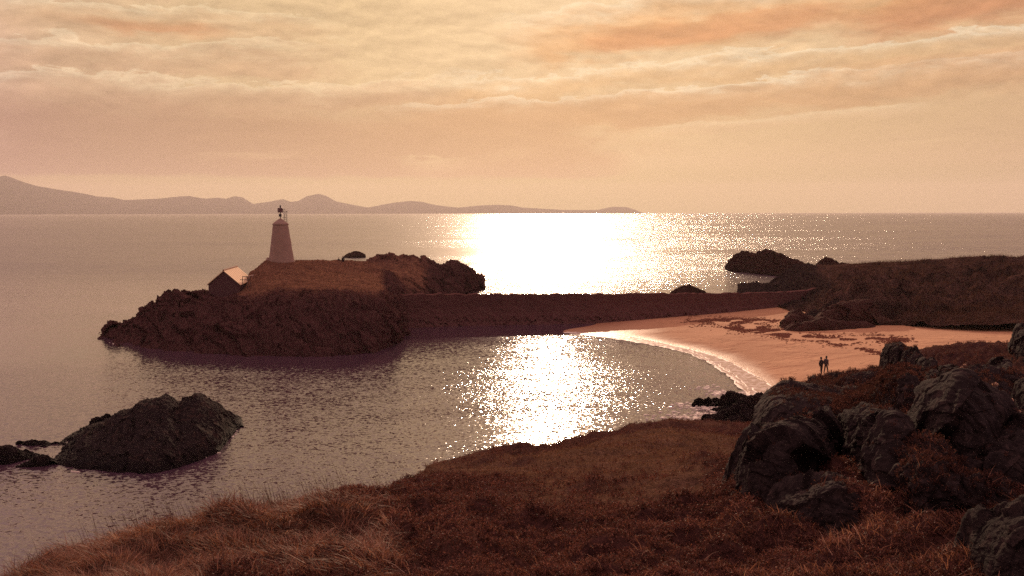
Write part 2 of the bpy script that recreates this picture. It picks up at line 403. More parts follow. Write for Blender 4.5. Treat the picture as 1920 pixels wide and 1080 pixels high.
M['slate'] = simple('pale_roof_sheet', (.82, .60, .33), .85, .2, .16, 1.6, bd=.02)
M['ridge'] = simple('ridge_tile', (.26, .11, .06), .8, .3, .2, 3)
M['pale_wood'] = simple('pale_board', (.72, .6, .48), .7, .3, .15, 2)
M['seaweed'] = simple('seaweed', (.22, .095, .055), 1.0, .0, .4, 2)
M['jacket_dark'] = simple('dark_jacket', (.030, .023, .022), .85, .2, .3, 6)
M['jacket_grey'] = simple('grey_jacket', (.085, .062, .058), .85, .2, .3, 6)
M['trousers'] = simple('dark_trousers', (.022, .018, .02), .9, .2, .3, 6)
M['skin'] = simple('skin', (.42, .22, .14), .6, .4, .1, 8)
M['hair'] = simple('hair', (.02, .014, .01), .7, .4, .3, 20)

def leaf_mat(name, cols, trans=.35, gloss=.15, tint=(1.0, .82, .66)):
    m, t, o = mat(name); g = t.new('ShaderNodeNewGeometry')
    rnd = g.outputs['Random Per Island']
    n = t.noise(g.outputs['Position'], .8, 4, .6)
    f = t.m('ADD', t.m('MULTIPLY', rnd, .7), t.m('MULTIPLY', t.m('SUBTRACT', n, .35), .8), clamp=True)
    c = t.ramp(f, [(i / (len(cols) - 1), q) for i, q in enumerate(cols)])
    a = t.new('ShaderNodeBsdfPrincipled'); t.put(a.inputs['Base Color'], c); a.inputs['Roughness'].default_value = .55; a.inputs['Specular IOR Level'].default_value = gloss; a.inputs['Specular Tint'].default_value = (1, .6, .4, 1)
    b = t.new('ShaderNodeBsdfTranslucent'); t.put(b.inputs['Color'], t.mix(1.0, c, tint, 'MULTIPLY'))
    s = t.new('ShaderNodeMixShader'); s.inputs[0].default_value = trans
    t.l.new(a.outputs[0], s.inputs[1]); t.l.new(b.outputs[0], s.inputs[2]); t.l.new(s.outputs[0], o.inputs[0]); return m
M['dry_grass'] = leaf_mat('dry_grass_blade', [(.03, .015, .010), (.11, .050, .032), (.24, .115, .068), (.40, .21, .125), (.80, .54, .36)], .4, .10)
M['green_grass'] = leaf_mat('green_grass_blade', [(.07, .040, .024), (.18, .105, .058), (.34, .20, .115)], .35, .0)
M['heather'] = leaf_mat('heather_leaf', [(.018, .010, .009), (.08, .035, .026), (.19, .080, .055), (.42, .20, .125)], .3, .05)
M['rock_heather'] = leaf_mat('dark_heather_leaf', [(.018, .011, .010), (.06, .030, .023), (.13, .062, .044), (.28, .14, .09)], .3, .0)
M['marram'] = leaf_mat('marram_blade', [(.045, .025, .018), (.09, .050, .034), (.17, .09, .055)], .25, .0)
M['bract'] = leaf_mat('dry_flower_bract', [(.40, .29, .23), (.62, .48, .40)], .5, .3)
# ------------------------------------------------------------------ water
def water():
    S = 26000.0
    ys = np.array([-S, -300, 0, 60, 120, 200, 400, 1000, 4000, 12000, S]); xs = np.array([-S, -6000, -1500, -400, -100, 0, 100, 400, 1500, 6000, S])
    X, Y = np.meshgrid(xs, ys); V = np.stack([X, Y, 0 * X], -1)
    o = mesh_np('water', V, grid_faces(len(ys), len(xs)), M['water']); tag(o, kind='structure')
water()
# ------------------------------------------------------------------ mountains
def mountains():
    n = 500
    out = [(-500, 372), (-330, 350), (-200, 352), (-90, 340), (-50, 336), (0, 333), (8, 331), (20, 335), (45, 345), (75, 352), (100, 356), (140, 362), (180, 370), (210, 372), (232, 377), (300, 374), (330, 371), (355, 369), (385, 374), (408, 372), (425, 374), (438, 370),
           (455, 372), (475, 383), (505, 379), (530, 375), (545, 380), (560, 378), (576, 370), (597, 366), (610, 369), (630, 379), (660, 385), (690, 390), (715, 385), (745, 380), (770, 378), (790, 380), (820, 386), (860, 390),
           (900, 386), (930, 385), (960, 386), (980, 390), (1010, 391.5), (1060, 394), (1120, 394), (1148, 388.5), (1175, 389), (1192, 394), (1205, 399)]
    D = lambda px: 15000 + 7500 * np.clip((px + 200) / 1400, 0, 1)
    crest = [(x, y, D(x)) for x, y in out]
    px = [x for x, _ in out]
    foot = [(x, -6, D(x) - 2600) for x in px]
    mid = [(x, HORIZ - (HORIZ - y) * .45, D(x) - 1500) for x, y in out]
    mid2 = [(x, HORIZ - (HORIZ - y) * .8, D(x) - 600) for x, y in out]
    back = [(x, -6, D(x) + 2500) for x in px]
    A, r = loft([row(foot, n, 'z'), row(mid, n), row(mid2, n), row(crest, n), row(back, n, 'z')], [8, 8, 8, 8])
    w = sm(A[..., 2], 0, 120)
    A[..., 2] += w * (fbm(A / 900., 5, ridged=True) * 22 * np.clip(A[..., 2] / 300, .12, 1))
    V = A; o = mesh_np('mountains', V, grid_faces(*A.shape[:2]), M['mountain'], smooth=True, attrs={'rock': np.zeros(A.shape[:2])}); tag(o, kind='structure')
mountains()
# ------------------------------------------------------------------ island with the tower
def sheet(name, rows, segs, rough, m, disp, **kw):
    A, r = loft(rows, segs, rough)
    N = gnormal(A)
    A = disp(A, N, r)
    o = mesh_np(name, A, grid_faces(*A.shape[:2]), m, smooth=kw.get('smooth', False), attrs={'rock': r, **(kw.get('attrs', lambda A, r: {})(A, r))})
    return o, A
def rocky(A, N, r, s=2.2, amp=1.0, gs=1.0, seed=0):
    c = crag(A, s, seed) + .28 * crag(A, s * .42, seed + 3)
    g = fbm(A / (3.0 * gs), 5) * .45 * gs + fbm(A / (.8 * gs), 3, ridged=True) * .24 * gs
    k = sm(r, .25, .75)
    d = (c * amp * k + g * (1 - k))
    D = N.copy(); D[..., 2] = D[..., 2] * .7 + .45; D /= np.linalg.norm(D, axis=-1, keepdims=True)
    return A + D * d[..., None]
SKY_I = [(186, 634), (192, 628), (200, 612), (215, 603), (235, 600), (255, 592), (262, 578), (275, 575), (290, 572), (300, 562), (322, 549), (332, 544), (345, 543), (355, 551), (372, 550), (382, 545), (392, 545), (410, 545), (440, 543), (462, 530), (472, 512), (485, 500), (497, 491),
         (552, 490), (600, 490), (640, 489), (670, 491), (690, 493), (712, 500), (730, 512), (748, 530), (760, 551)]
def yi(px): return np.interp(px, [186, 300, 388, 470, 500, 552, 640, 690, 730, 760], [146, 146, 152, 160, 166, 168, 178, 182, 178, 172])
n = 620
rows = [row([(184, 636), (215, 650), (300, 659), (450, 668), (600, 670), (700, 663), (752, 640), (768, 626)], n, 'g'),
        row([(188, 633, 144), (215, 640, 141), (300, 630, 135.5), (380, 622, 131), (450, 620, 128.6), (600, 624, 127.4), (700, 624, 129.5), (744, 622, 136), (762, 618, 146)], n),
        row([(190, 630, 145), (230, 612, 144), (300, 592, 141), (360, 580, 138), (400, 576, 138), (430, 570, 137), (470, 560, 137), (530, 549, 137), (600, 552, 136), (660, 554, 136), (720, 558, 138), (741, 572, 143), (762, 600, 152)], n),
        row([(190, 629.5, 145.4), (230, 606, 145), (300, 580, 143.5), (360, 569, 142), (385, 566, 142), (430, 562, 142), (460, 552, 143), (480, 541, 144), (530, 536, 146), (600, 536, 147), (660, 538, 148), (710, 542, 150), (740, 553, 153), (762, 575, 160)], n),
        row([(x, y + (7 if x < 350 else 12 if x < 480 else 22 if x < 720 else 4), yi(x) - (1.5 if x < 380 else 6 if x < 450 else 10)) for x, y in SKY_I], n),
        row([(x, y + .5, yi(x)) for x, y in SKY_I], n),
        row([(x, max(-.7, 18 - (y - HORIZ) * yi(x) / FPX - 3), yi(x) + 7) for x, y in SKY_I], n, 'z'),
        row([(x, -.9, yi(x) + 14) for x, y in SKY_I], n, 'z')]
pxs = np.linspace(186, 762, n)
left = 1 - sm(pxs, 420, 475); right = sm(pxs, 690, 740) * .8
g1 = np.maximum(left, right)
rough = [1, np.maximum(.85, g1), np.maximum(.62, g1), np.maximum(.22, g1), np.maximum(.12, g1), np.maximum(.18, g1), .9, 1]
def island_attrs(A, r): return {}
o_island, A_island = sheet('island', rows, [18, 24, 22, 26, 22, 12, 8], rough, M['island'], lambda A, N, r: rocky(A, N, r, 3.2, .46, 1.0))
tag(o_island, kind='structure')
# rocky knoll behind the causeway
SKY_K = [(655, 497), (680, 495), (692, 493), (700, 488), (704, 484), (720, 481), (737, 478), (745, 483), (775, 481), (788, 486), (795, 483), (806, 490), (813, 487), (824, 496), (838, 494), (848, 490), (862, 493), (875, 501), (888, 509), (897, 521), (895, 527), (906, 535), (909, 539)]
def yk(px): return np.interp(px, [655, 740, 850, 909], [200, 212, 226, 236])
n = 360
rows = [row([(640, 1, 176), (700, 1, 178), (760, 1.5, 182), (820, .5, 195), (852, -.7, 205), (870, -.7, 218), (893, -.7, 228), (912, -.7, 235)], n, 'z'),
        row([(645, 520, 180), (700, 530, 184), (760, 535, 190), (820, 540, 202), (852, 543, 212), (880, 541, 222), (910, 540.5, 235.5)], n),
        row([(650, 508, 190), (700, 508, 194), (760, 508, 200), (820, 516, 210), (860, 520, 219), (885, 530, 227), (910, 540, 236)], n),
        row([(x, y, yk(x)) for x, y in SKY_K], n),
        row([(x, 2, yk(x) + 9) for x, y in SKY_K], n, 'z'),
        row([(x, -1, yk(x) + 18) for x, y in SKY_K], n, 'z')]
o, A = sheet('island_knoll', rows, [20, 20, 22, 10, 6], [.7] + [np.maximum(q_, sm(np.linspace(640, 912, n), 740, 830) * .8) for q_ in (.5, .4, .6)] + [1, 1], M['island'], lambda A, N, r: rocky(A, N, r, 3.2, .55, 1.2, 5))
tag(o, kind='structure')
# ------------------------------------------------------------------ dune headland across the beach
SKY_D = [(1384, 553), (1389, 546), (1395, 542), (1412, 538), (1432, 536), (1441, 539), (1450, 528), (1462, 517), (1475, 504), (1490, 499), (1512, 497), (1530, 498), (1600, 497), (1640, 495), (1700, 493), (1760, 489), (1860, 484), (1920, 482), (2100, 474), (2300, 470)]
def yd(px): return np.interp(px, [1384, 1450, 1520, 1700, 1920, 2300], [210, 212, 212, 205, 190, 170])
n = 560
rows = [row([(1500, .8, 152), (1530, 1.0, 149), (1560, 1.2, 146), (1600, 1.4, 143), (1650, 1.8, 141), (1700, 2.0, 139), (1760, 2.6, 134), (1840, 3.2, 129), (1920, 3.6, 127), (2300, 4, 112)], n, 'z'),
        row([(1502, 606, 152.5), (1530, 598, 150), (1560, 590, 148), (1590, 582, 146), (1620, 584, 144), (1660, 584, 144), (1700, 582, 144), (1760, 585, 139), (1840, 590, 134), (1920, 592, 131), (2300, 600, 116)], n),
        row([(1502, 600, 155), (1520, 592, 154), (1550, 578, 151), (1590, 566, 149), (1620, 560, 148), (1660, 566, 149), (1700, 570, 150), (1760, 572, 145), (1840, 572, 141), (1920, 572, 138), (2300, 575, 122)], n),
        row([(1494, 590, 162), (1520, 582, 160), (1549, 575, 156), (1562, 552, 155), (1600, 540, 155), (1640, 535, 158), (1700, 545, 160), (1760, 545, 157), (1840, 550, 152), (1920, 550, 150), (2300, 550, 132)], n),
        row([(1440, 566, 180), (1500, 560, 178), (1549, 540, 172), (1600, 518, 172), (1640, 520, 174), (1700, 518, 176), (1760, 520, 174), (1840, 525, 168), (1920, 520, 163), (2300, 510, 145)], n),
        row([(1400, 553, 200), (1450, 543, 198), (1500, 520, 195), (1549, 512, 192), (1600, 506, 192), (1700, 503, 190), (1840, 500, 182), (1920, 497, 175), (2300, 490, 155)], n),
        row([(x, y, yd(x)) for x, y in SKY_D], n),
        row([(x, 2, yd(x) + 10) for x, y in SKY_D], n, 'z'),
        row([(x, -1, yd(x) + 22) for x, y in SKY_D], n, 'z')]
pxs = np.linspace(1500, 2300, n); lr = 1 - sm(pxs, 1560, 1640); pk = np.linspace(1384, 2300, n); lk = 1 - sm(pk, 1500, 1560)
rough = [np.maximum(lr, .1), np.maximum(lr * .9, .05), np.maximum(lr * .85, .05), .35 * lr, np.maximum(.2, lk * .7), np.maximum(.15, lk * .8), np.maximum(.12, lk), .5, 1]
def disp_dune(A, N, r):
    B = rocky(A, N, r, 2.2, .6, 1.0, 9)
    k = 1 - sm(r, .3, .7)
    B[..., 2] += k * sm(A[..., 1], 132, 142) * (fbm(A / 5.5 + 31, 3) * 3.0 + np.abs(perlin(A / 2.4)) * 1.8 + np.abs(perlin(A / 1.1 + 4)) * .7 - .9) * (1 - .85 * sm(A[..., 1], 172, 196))
    return B
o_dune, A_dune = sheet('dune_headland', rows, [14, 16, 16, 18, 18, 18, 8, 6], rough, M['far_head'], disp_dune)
tag(o_dune, kind='structure')
# ------------------------------------------------------------------ beach
WATERLINE = np.array([(1058, 623.5), (1080, 626), (1150, 634), (1230, 648), (1300, 664), (1345, 685), (1375, 708), (1400, 732), (1420, 760), (1430, 800)], float)
SANDLINE = np.array([(1058, 621.5), (1082, 621.5), (1130, 625), (1190, 633), (1250, 645), (1330, 664), (1392, 690), (1432, 715), (1458, 738), (1480, 770), (1490, 810)], float)
def tps(P0, z, lam=1e-3):
    P0 = P0 / 50.; n = len(P0); d = np.linalg.norm(P0[:, None] - P0[None], axis=-1); K = np.where(d > 0, d * d * np.log(d + 1e-9), 0) + lam * np.eye(n)
    Q = np.c_[np.ones(n), P0]; Mx = np.block([[K, Q], [Q.T, np.zeros((3, 3))]]); s = np.linalg.solve(Mx, np.r_[z, 0, 0, 0])
    def f(X, Y):
        X = X / 50.; Y = Y / 50.; r = s[n] + s[n + 1] * X + s[n + 2] * Y
        for i in range(n):
            d = np.hypot(X - P0[i, 0], Y - P0[i, 1]); r = r + s[i] * np.where(d > 0, d * d * np.log(d + 1e-9), 0)
        return r
    return f
def beach():
    pts, zs = [], []
    wl = G(WATERLINE[:, 0], WATERLINE[:, 1], 0.0)
    for p in wl: pts.append(p[:2]); zs.append(0.0)
    sl = G(SANDLINE[:, 0], SANDLINE[:, 1], .16)
    for p in sl[2:]: pts.append(p[:2]); zs.append(.16)
    for p in wl[2:]: pts.append(p[:2] + np.array([-9, -5])); zs.append(-1.0)
    for X, Y, z in [(32, 102, 1.25), (30, 90, 1.6), (50, 135, 1.9), (45, 165, 1.3), (60, 170, 2.2), (28, 165, .70), (16, 168, .1), (10, 160, -.2), (0, 170, -.9), (70, 130, 2.7), (90, 120, 3.4), (60, 100, 3.5), (45, 90, 3.2), (40, 118, 1.6), (110, 100, 4.5), (-10, 150, -1.2), (30, 70, 1.6), (32, 128, .95), (25, 150, .5)]:
        pts.append((X, Y)); zs.append(z)
    f = tps(np.array(pts), np.array(zs))
    xs = np.arange(-6, 125, .42); ys = np.arange(62, 182, .42); X, Y = np.meshgrid(xs, ys); Z = f(X, Y)
    A = np.stack([X, Y, Z], -1)
    dry = sm(Z, .35, 1.2)
    hum = perlin(A * np.array([.16, .16, 0]) + 3)
    A[..., 2] += dry * (fbm(A / 7.0, 4) * .10 + (fbm(A * np.array([1, 1, 0]) / 1.1, 2)) * .05 * sm(hum + sm(Z, 1.0, 2.4), 0, .8))
    wet = 1 - sm(Z + .12 * fbm(A / 9, 3), .12, .55)
    o = mesh_np('beach', A, grid_faces(*A.shape[:2]), M['sand'], smooth=True, attrs={'wet': wet}); tag(o, kind='structure')
    return f
beach_z = beach()
# swash: a skin of running water over the sand, with foam edges
def swash():
    m, t, o = mat('wet_sand'); oc = t.new('ShaderNodeNewGeometry').outputs['Position']
    s1 = t.vm('SUBTRACT', t.noise(t.vm('MULTIPLY', oc, (1, 1, 1)), 2.2, 3, .6, out=1), (.5, .5, .5))
    s2 = t.vm('SUBTRACT', t.noise(oc, .35, 3, .6, out=1), (.5, .5, .5))
    sx, sy, _ = t.sep(t.vm('ADD', t.vm('SCALE', s1, sc=.34), t.vm('SCALE', s2, sc=.12)))
    c = t.mix(t.rng(t.noise(oc, 1.2, 5, .7), .45, .6, 0, 1, True), (.40, .24, .16), (.70, .56, .45))
    principled(t, o, c, .28, .6, t.vm('NORMALIZE', t.xyz(sx, sy, 1.0)), IOR=1.333)
    n = 400; tt = np.linspace(0, 1, n)
    def line(L, z):
        a = np.r_[0, np.cumsum(np.hypot(*np.diff(L, axis=0).T))]; a /= a[-1]
        return G(np.interp(tt, a, L[:, 0]), np.interp(tt, a, L[:, 1]), z)
    a, b = line(WATERLINE, 0.0), line(SANDLINE, .16)
    nv = 26; A = np.array([a * (1 - k) + b * k for k in np.linspace(-.12, 1, nv)])
    wob = (perlin(np.stack([tt * 22, 0 * tt, 0 * tt], -1)) * .5 + perlin(np.stack([tt * 60, 0 * tt + 3, 0 * tt], -1)) * .2)
    dirv = (b - a) / (np.linalg.norm(b - a, axis=-1, keepdims=True) + .3)
    A = A + (dirv * wob[:, None])[None] * np.linspace(0, 1, nv)[:, None, None] * .8
    A[..., 2] = np.maximum(beach_z(A[..., 0], A[..., 1]), 0.0) + .035
    A[-1, :, 2] -= .05
    ob = mesh_np('wet_sand', A, grid_faces(nv, n), m, smooth=True); tag(ob, kind='structure')
    # foam ribbons with ragged edges and a little height
    def ribbon(c, wid, seed, amp):
        d = np.gradient(c, axis=0); d /= np.linalg.norm(d, axis=-1, keepdims=True) + 1e-9
        side = np.stack([-d[:, 1], d[:, 0], 0 * d[:, 0]], -1); s = np.arange(len(c))
        q = lambda f, o: perlin(np.stack([s * f, 0 * s + o + seed, 0 * s + .5], -1))
        c = c + side * (q(.021, 0) * amp + q(.09, 4) * amp * .5)[:, None]
        w = np.clip(wid * (.65 + 1.2 * q(.05, 8) + .9 * q(.23, 2)), .02, None)
        R_ = []
        for k, h in ((-1, 0), (-.5, .015), (0, .025), (.5, .015), (1, 0)):
            p = c + side * (w * k * (1 + .4 * q(.31, 11 + k)))[:, None]
            p[:, 2] = np.maximum(beach_z(p[:, 0], p[:, 1]), 0) + .03 + h; R_.append(p)
        return np.array(R_)
    def dens(L, z, n, k0=0, k1=1):
        a = np.r_[0, np.cumsum(np.hypot(*np.diff(L, axis=0).T))]; a /= a[-1]; q = np.linspace(k0, k1, n)
        return G(np.interp(q, a, L[:, 0]), np.interp(q, a, L[:, 1]), z)
    Vs, Fs, off = [], [], 0
    for L, z, wd, sd, am in ((SANDLINE, .17, .16, 1, .25), (WATERLINE, .03, .20, 2, .5), (WATERLINE + np.array([14, 2]), .06, .10, 3, .9), ((WATERLINE * .55 + SANDLINE[1:] * .45) if False else WATERLINE + np.array([4, -1]), .04, .12, 6, .8)):
        Rb = ribbon(dens(L, z, 700), wd, sd, am); Vs.append(Rb.reshape(-1, 3)); Fs.append(grid_faces(5, 700) + off); off += 3500
    o = mesh_np('surf_foam', np.concatenate(Vs), np.concatenate(Fs), M['foam'], smooth=True)
    tag(o, 'white foam lines along the edge of the sand', 'foam', kind='stuff')
swash()
def patches(name, spots, m, label, cat, z0=.03):
    """small irregular low clumps"""
    Vs, Fs, off = [], [], 0
    for (x, y, z, rx, ry, h, a) in spots:
        k = 9; th = np.linspace(0, 2 * np.pi, k, endpoint=False); rr = rs_.uniform(.5, 1.15, k)
        ca, sa = math.cos(a), math.sin(a); px = np.cos(th) * rr * rx; py = np.sin(th) * rr * ry
        ring = np.stack([x + px * ca - py * sa, y + px * sa + py * ca, np.full(k, z - .03)], -1)
        ring2 = ring.copy(); ring2[:, :2] = (ring[:, :2] - [x, y]) * .6 + [x, y]; ring2[:, 2] = z + h * rs_.uniform(.4, 1, k)
        V = np.r_[ring, ring2, [[x, y, z + h * .9]]]
        F = []
        for i in range(k):
            j = (i + 1) % k; F += [(i, j, k + j), (i, k + j, k + i), (k + i, k + j, 2 * k)]
        Vs.append(V); Fs.append(np.array(F) + off); off += len(V)
    o = mesh_np(name, np.concatenate(Vs), np.concatenate(Fs), m); tag(o, label, cat, kind='stuff'); return o
sp = []
for L, nn, sig in (([(1290, 603), (1360, 602), (1420, 612), (1480, 628), (1560, 636), (1640, 634), (1700, 640)], 3600, 6.5), ([(1330, 600), (1400, 600), (1460, 603)], 800, 3), ([(1560, 645), (1620, 655), (1665, 668)], 300, 1.6), ([(1360, 615), (1440, 622), (1500, 634)], 1500, 5)):
    L = np.array(L, float); q = rs_.uniform(0, len(L) - 1, nn)
    px = np.interp(q, range(len(L)), L[:, 0]) + rs_.normal(0, 8, nn); py = np.interp(q, range(len(L)), L[:, 1]) + rs_.normal(0, 1, nn) * sig * rs_.uniform(.2, 1, nn)
    p = G(px, py, 1.5)
    for _ in range(4):
        zz = beach_z(p[:, 0], p[:, 1]); r_ = ray(px, py); k_ = (zz - CAMZ) / r_[:, 2]; p = r_ * k_[:, None]; p[:, 2] += CAMZ
    cl = perlin(np.stack([p[:, 0] * .35, p[:, 1] * .3, 0 * px], -1)) > -.12
    for P_ in p[cl]:
        s = rs_.uniform(.04, .19) * (1.6 if rs_.rand() < .12 else 1); sp.append((P_[0], P_[1], beach_z(P_[0], P_[1]) + .05, s * 1.3, s * rs_.uniform(.3, .8), rs_.uniform(.02, .08), rs_.normal(0, .5)))
patches('seaweed', sp, M['seaweed'], 'dark seaweed strewn in bands across the sand', 'seaweed')
# ------------------------------------------------------------------ rocks standing in the sea
def sea_rock(label, outline, base, depth=None, n=200, s=1.2, amp=.8, m='rock_sea', group=None, seed=0, name='sea_rock', gd=.35):
    ob = np.array(base, float); oo = np.array(outline, float)
    bf = G(ob[:, 0], ob[:, 1], 0.0)
    fy = lambda px: np.interp(px, ob[:, 0], bf[:, 1])
    x0, x1 = oo[0, 0], oo[-1, 0]
    wpx = (x1 - x0) / FPX * bf[:, 1].mean()
    depth = depth or wpx * gd
    pxs = np.linspace(x0, x1, 60); tt = (pxs - x0) / (x1 - x0); dom = np.sqrt(np.clip(1 - (2 * tt - 1) ** 2, 0, 1))
    oy = np.interp(pxs, oo[:, 0], oo[:, 1]); by = np.interp(pxs, ob[:, 0], ob[:, 1]); by = np.maximum(by, oy + .3)
    Yf = fy(pxs); Yc = Yf + depth * dom * .8
    r = [row(np.c_[pxs, by], n, 'g'),
         row(np.c_[pxs, by - (by - oy) * .22, Yf + depth * dom * .12], n),
         row(np.c_[pxs, by - (by - oy) * .62, Yf + depth * dom * .42], n),
         row(np.c_[pxs, oy, Yc], n),
         row(np.c_[pxs, np.full(60, -.1) + .4 * (CAMZ - (oy - HORIZ) * Yc / FPX), Yc + depth * dom * .5 + .1], n, 'z'),
         row(np.c_[pxs, np.full(60, -.8), Yc + depth * dom * .9 + .2], n, 'z')]
    sg = max(5, int(n * .10))
    A, rr = loft(r, [sg, int(sg * 1.3), int(sg * 1.3), sg, max(4, sg // 2)])
    N = gnormal(A)
    end = np.sqrt(np.clip(1 - (2 * np.linspace(0, 1, n) - 1) ** 2, 0, 1))[None] ** .6
    k = crag(A, s, seed) + .5 * crag(A, s * .4, seed + 2) + .1 * s * fbm(A / (s * .25), 3, ridged=True)
    D = N.copy(); D[..., 2] += .4; D /= np.linalg.norm(D, axis=-1, keepdims=True)
    A = A + D * (k * amp * (.35 + .65 * end))[..., None]
    c = np.array([A[..., 0].mean(), A[..., 1].mean(), 0]); V = A - c
    o = mesh_np(name, V, grid_faces(*A.shape[:2]), M[m]); o.location = c
    return tag(o, label, 'rock', group)
sea_rock('large jagged rock rising from the calm water near the grassy bank',
         [(84, 869), (95, 858), (110, 845), (140, 825), (160, 812), (185, 803), (205, 792), (222, 776), (240, 770), (252, 768), (258, 755), (275, 752), (290, 750), (305, 745), (311, 743), (322, 748), (328, 757), (340, 756), (344, 749), (358, 745), (371, 738), (385, 745), (395, 754), (410, 760), (425, 773), (437, 784), (441, 781), (447, 789), (450, 799)],
         [(84, 870), (100, 873), (150, 883), (220, 890), (285, 892), (330, 882), (370, 868), (410, 850), (430, 824), (443, 808), (450, 801)], depth=13, n=420, s=1.1, amp=.36)
sea_rock('low weedy rock cut off by the picture edge, next to the large jagged rock', [(-70, 850), (-30, 838), (0, 838), (16, 837), (24, 840), (40, 847), (58, 853), (66, 858)], [(-70, 868), (-30, 876), (0, 873), (20, 871), (45, 864), (66, 859)], n=170, s=.6, amp=.55, seed=5)
sea_rock('thin flat rock barely above water behind the low weedy rock', [(42, 831), (50, 827), (60, 825), (68, 828), (76, 827), (84, 831)], [(42, 834), (60, 837), (84, 833)], n=80, s=.35, amp=.5, seed=6)
sea_rock('tiny round rock beside the thin flat rock', [(29, 831), (33, 827), (38, 828), (41, 831)], [(29, 832), (35, 834), (41, 832)], n=40, s=.3, amp=.4, seed=7)
sea_rock('flat sliver of rock at the tip of the thin flat rock', [(76, 836), (88, 832), (98, 830), (106, 831)], [(76, 838), (90, 836), (106, 832)], n=60, s=.3, amp=.4, seed=8)
sea_rock('low dark spit of rock touching the foot of the large jagged rock', [(30, 874), (45, 868), (58, 864), (66, 859), (78, 854), (86, 856), (94, 864)], [(30, 876), (55, 877), (78, 875), (94, 872)], n=120, s=.5, amp=.5, seed=9)
sea_rock('small knobbly rock close behind the large jagged rock', [(167, 797), (172, 786), (181, 781), (188, 784), (196, 778), (203, 777), (208, 786), (212, 796)], [(167, 800), (185, 803), (200, 801), (212, 798)], n=110, s=.5, amp=.5, seed=10)
sea_rock('small lone islet in open water beyond the grassy island', [(643, 482.5), (648, 478), (655, 474), (662, 472), (668, 471), (676, 473), (683, 476), (686, 479), (686, 482)], [(643, 483), (660, 483.5), (686, 483)], n=130, s=1.2, amp=.5, seed=11, m='rock_far')
sea_rock('long twin-humped rock in the sea off the dune headland',
         [(1359, 502), (1366, 491), (1378, 479), (1385, 475), (1395, 473), (1405, 474), (1412, 479), (1418, 484), (1421, 473), (1435, 469), (1447, 472), (1460, 478), (1475, 482), (1490, 487), (1505, 493), (1520, 502)], [(1359, 504), (1368, 509), (1400, 511), (1430, 515), (1465, 518), (1495, 519), (1520, 518)], n=300, s=2.6, amp=.55, m='rock_far', seed=12, gd=.3)
sea_rock('dark knobbly rock showing above the skyline of the dune headland', [(1527, 500), (1533, 494), (1540, 487), (1549, 484), (1558, 485), (1566, 489), (1573, 494), (1582, 493), (1592, 498)], [(1527, 512), (1560, 514), (1592, 512)], n=130, s=1.6, amp=.5, m='rock_far', seed=13)
sea_rock('small spiky rock poking up behind the long sea wall', [(1255, 551), (1262, 545), (1272, 539), (1280, 536), (1290, 536), (1293, 533), (1297, 537), (1310, 542), (1320, 545), (1329, 552)], [(1255, 556), (1290, 559), (1329, 557)], n=150, s=1.2, amp=.45, m='rock_far', seed=14)
sea_rock('little flat rock between the spiky rock and the dune headland', [(1356, 551), (1364, 548), (1372, 549), (1380, 552)], [(1356, 555), (1370, 556), (1380, 555)], n=50, s=.8, amp=.3, m='rock_far', seed=15)
# black rocks in the surf at the foot of the near slope
shore = [('squat black rock farthest out in the white surf', [(1300, 757), (1302, 751), (1308, 747), (1319, 749), (1321, 755)], [(1300, 761), (1310, 762), (1321, 761)]),
         ('pointed black rock touching the squat one in the surf', [(1319, 754), (1322, 748), (1328, 746), (1334, 751), (1340, 759)], [(1319, 762), (1330, 762), (1340, 762)]),
         ('small crumbly rock in the gap beside the peaked black rock', [(1335, 749), (1338, 746), (1344, 745), (1350, 750)], [(1335, 755), (1342, 757), (1350, 756)]),
         ('peaked black rock where surf meets the wet sand', [(1346, 757), (1352, 746), (1360, 739), (1369, 735), (1377, 739), (1388, 742), (1402, 745), (1410, 756)], [(1346, 762), (1375, 766), (1410, 768)]),
         ('low weedy black rock under the peaked black rock', [(1336, 768), (1350, 763), (1362, 762), (1374, 768)], [(1336, 770), (1355, 772), (1374, 772)]),
         ('black rock against the lip of the lawn slope', [(1317, 779), (1324, 776), (1340, 777), (1346, 774), (1356, 770), (1370, 772), (1380, 782)], [(1317, 794), (1340, 800), (1380, 800)]),
         ('largest black boulder of the shore pile below the smooth slab', [(1362, 775), (1372, 762), (1385, 752), (1400, 745), (1412, 741), (1425, 739), (1440, 742), (1455, 745), (1480, 750), (1500, 770)], [(1362, 800), (1400, 812), (1450, 812), (1500, 800)]),
         ('rounded black rock at the end of the sand', [(1438, 744), (1444, 735), (1452, 730), (1462, 730), (1468, 733), (1480, 737), (1490, 745)], [(1438, 752), (1460, 756), (1490, 756)]),
         ('half-sunk black slab below the largest black boulder', [(1352, 792), (1370, 782), (1395, 778), (1420, 785), (1440, 800)], [(1352, 806), (1395, 812), (1440, 812)])]
for i, (lb, a, b) in enumerate(shore):
    sea_rock(lb, a, b, n=170 if i in (3, 6) else 90, s=.9 if i in (3, 6) else .5, amp=.55, seed=20 + i, group='black rocks in the surf', name='shore_rock')
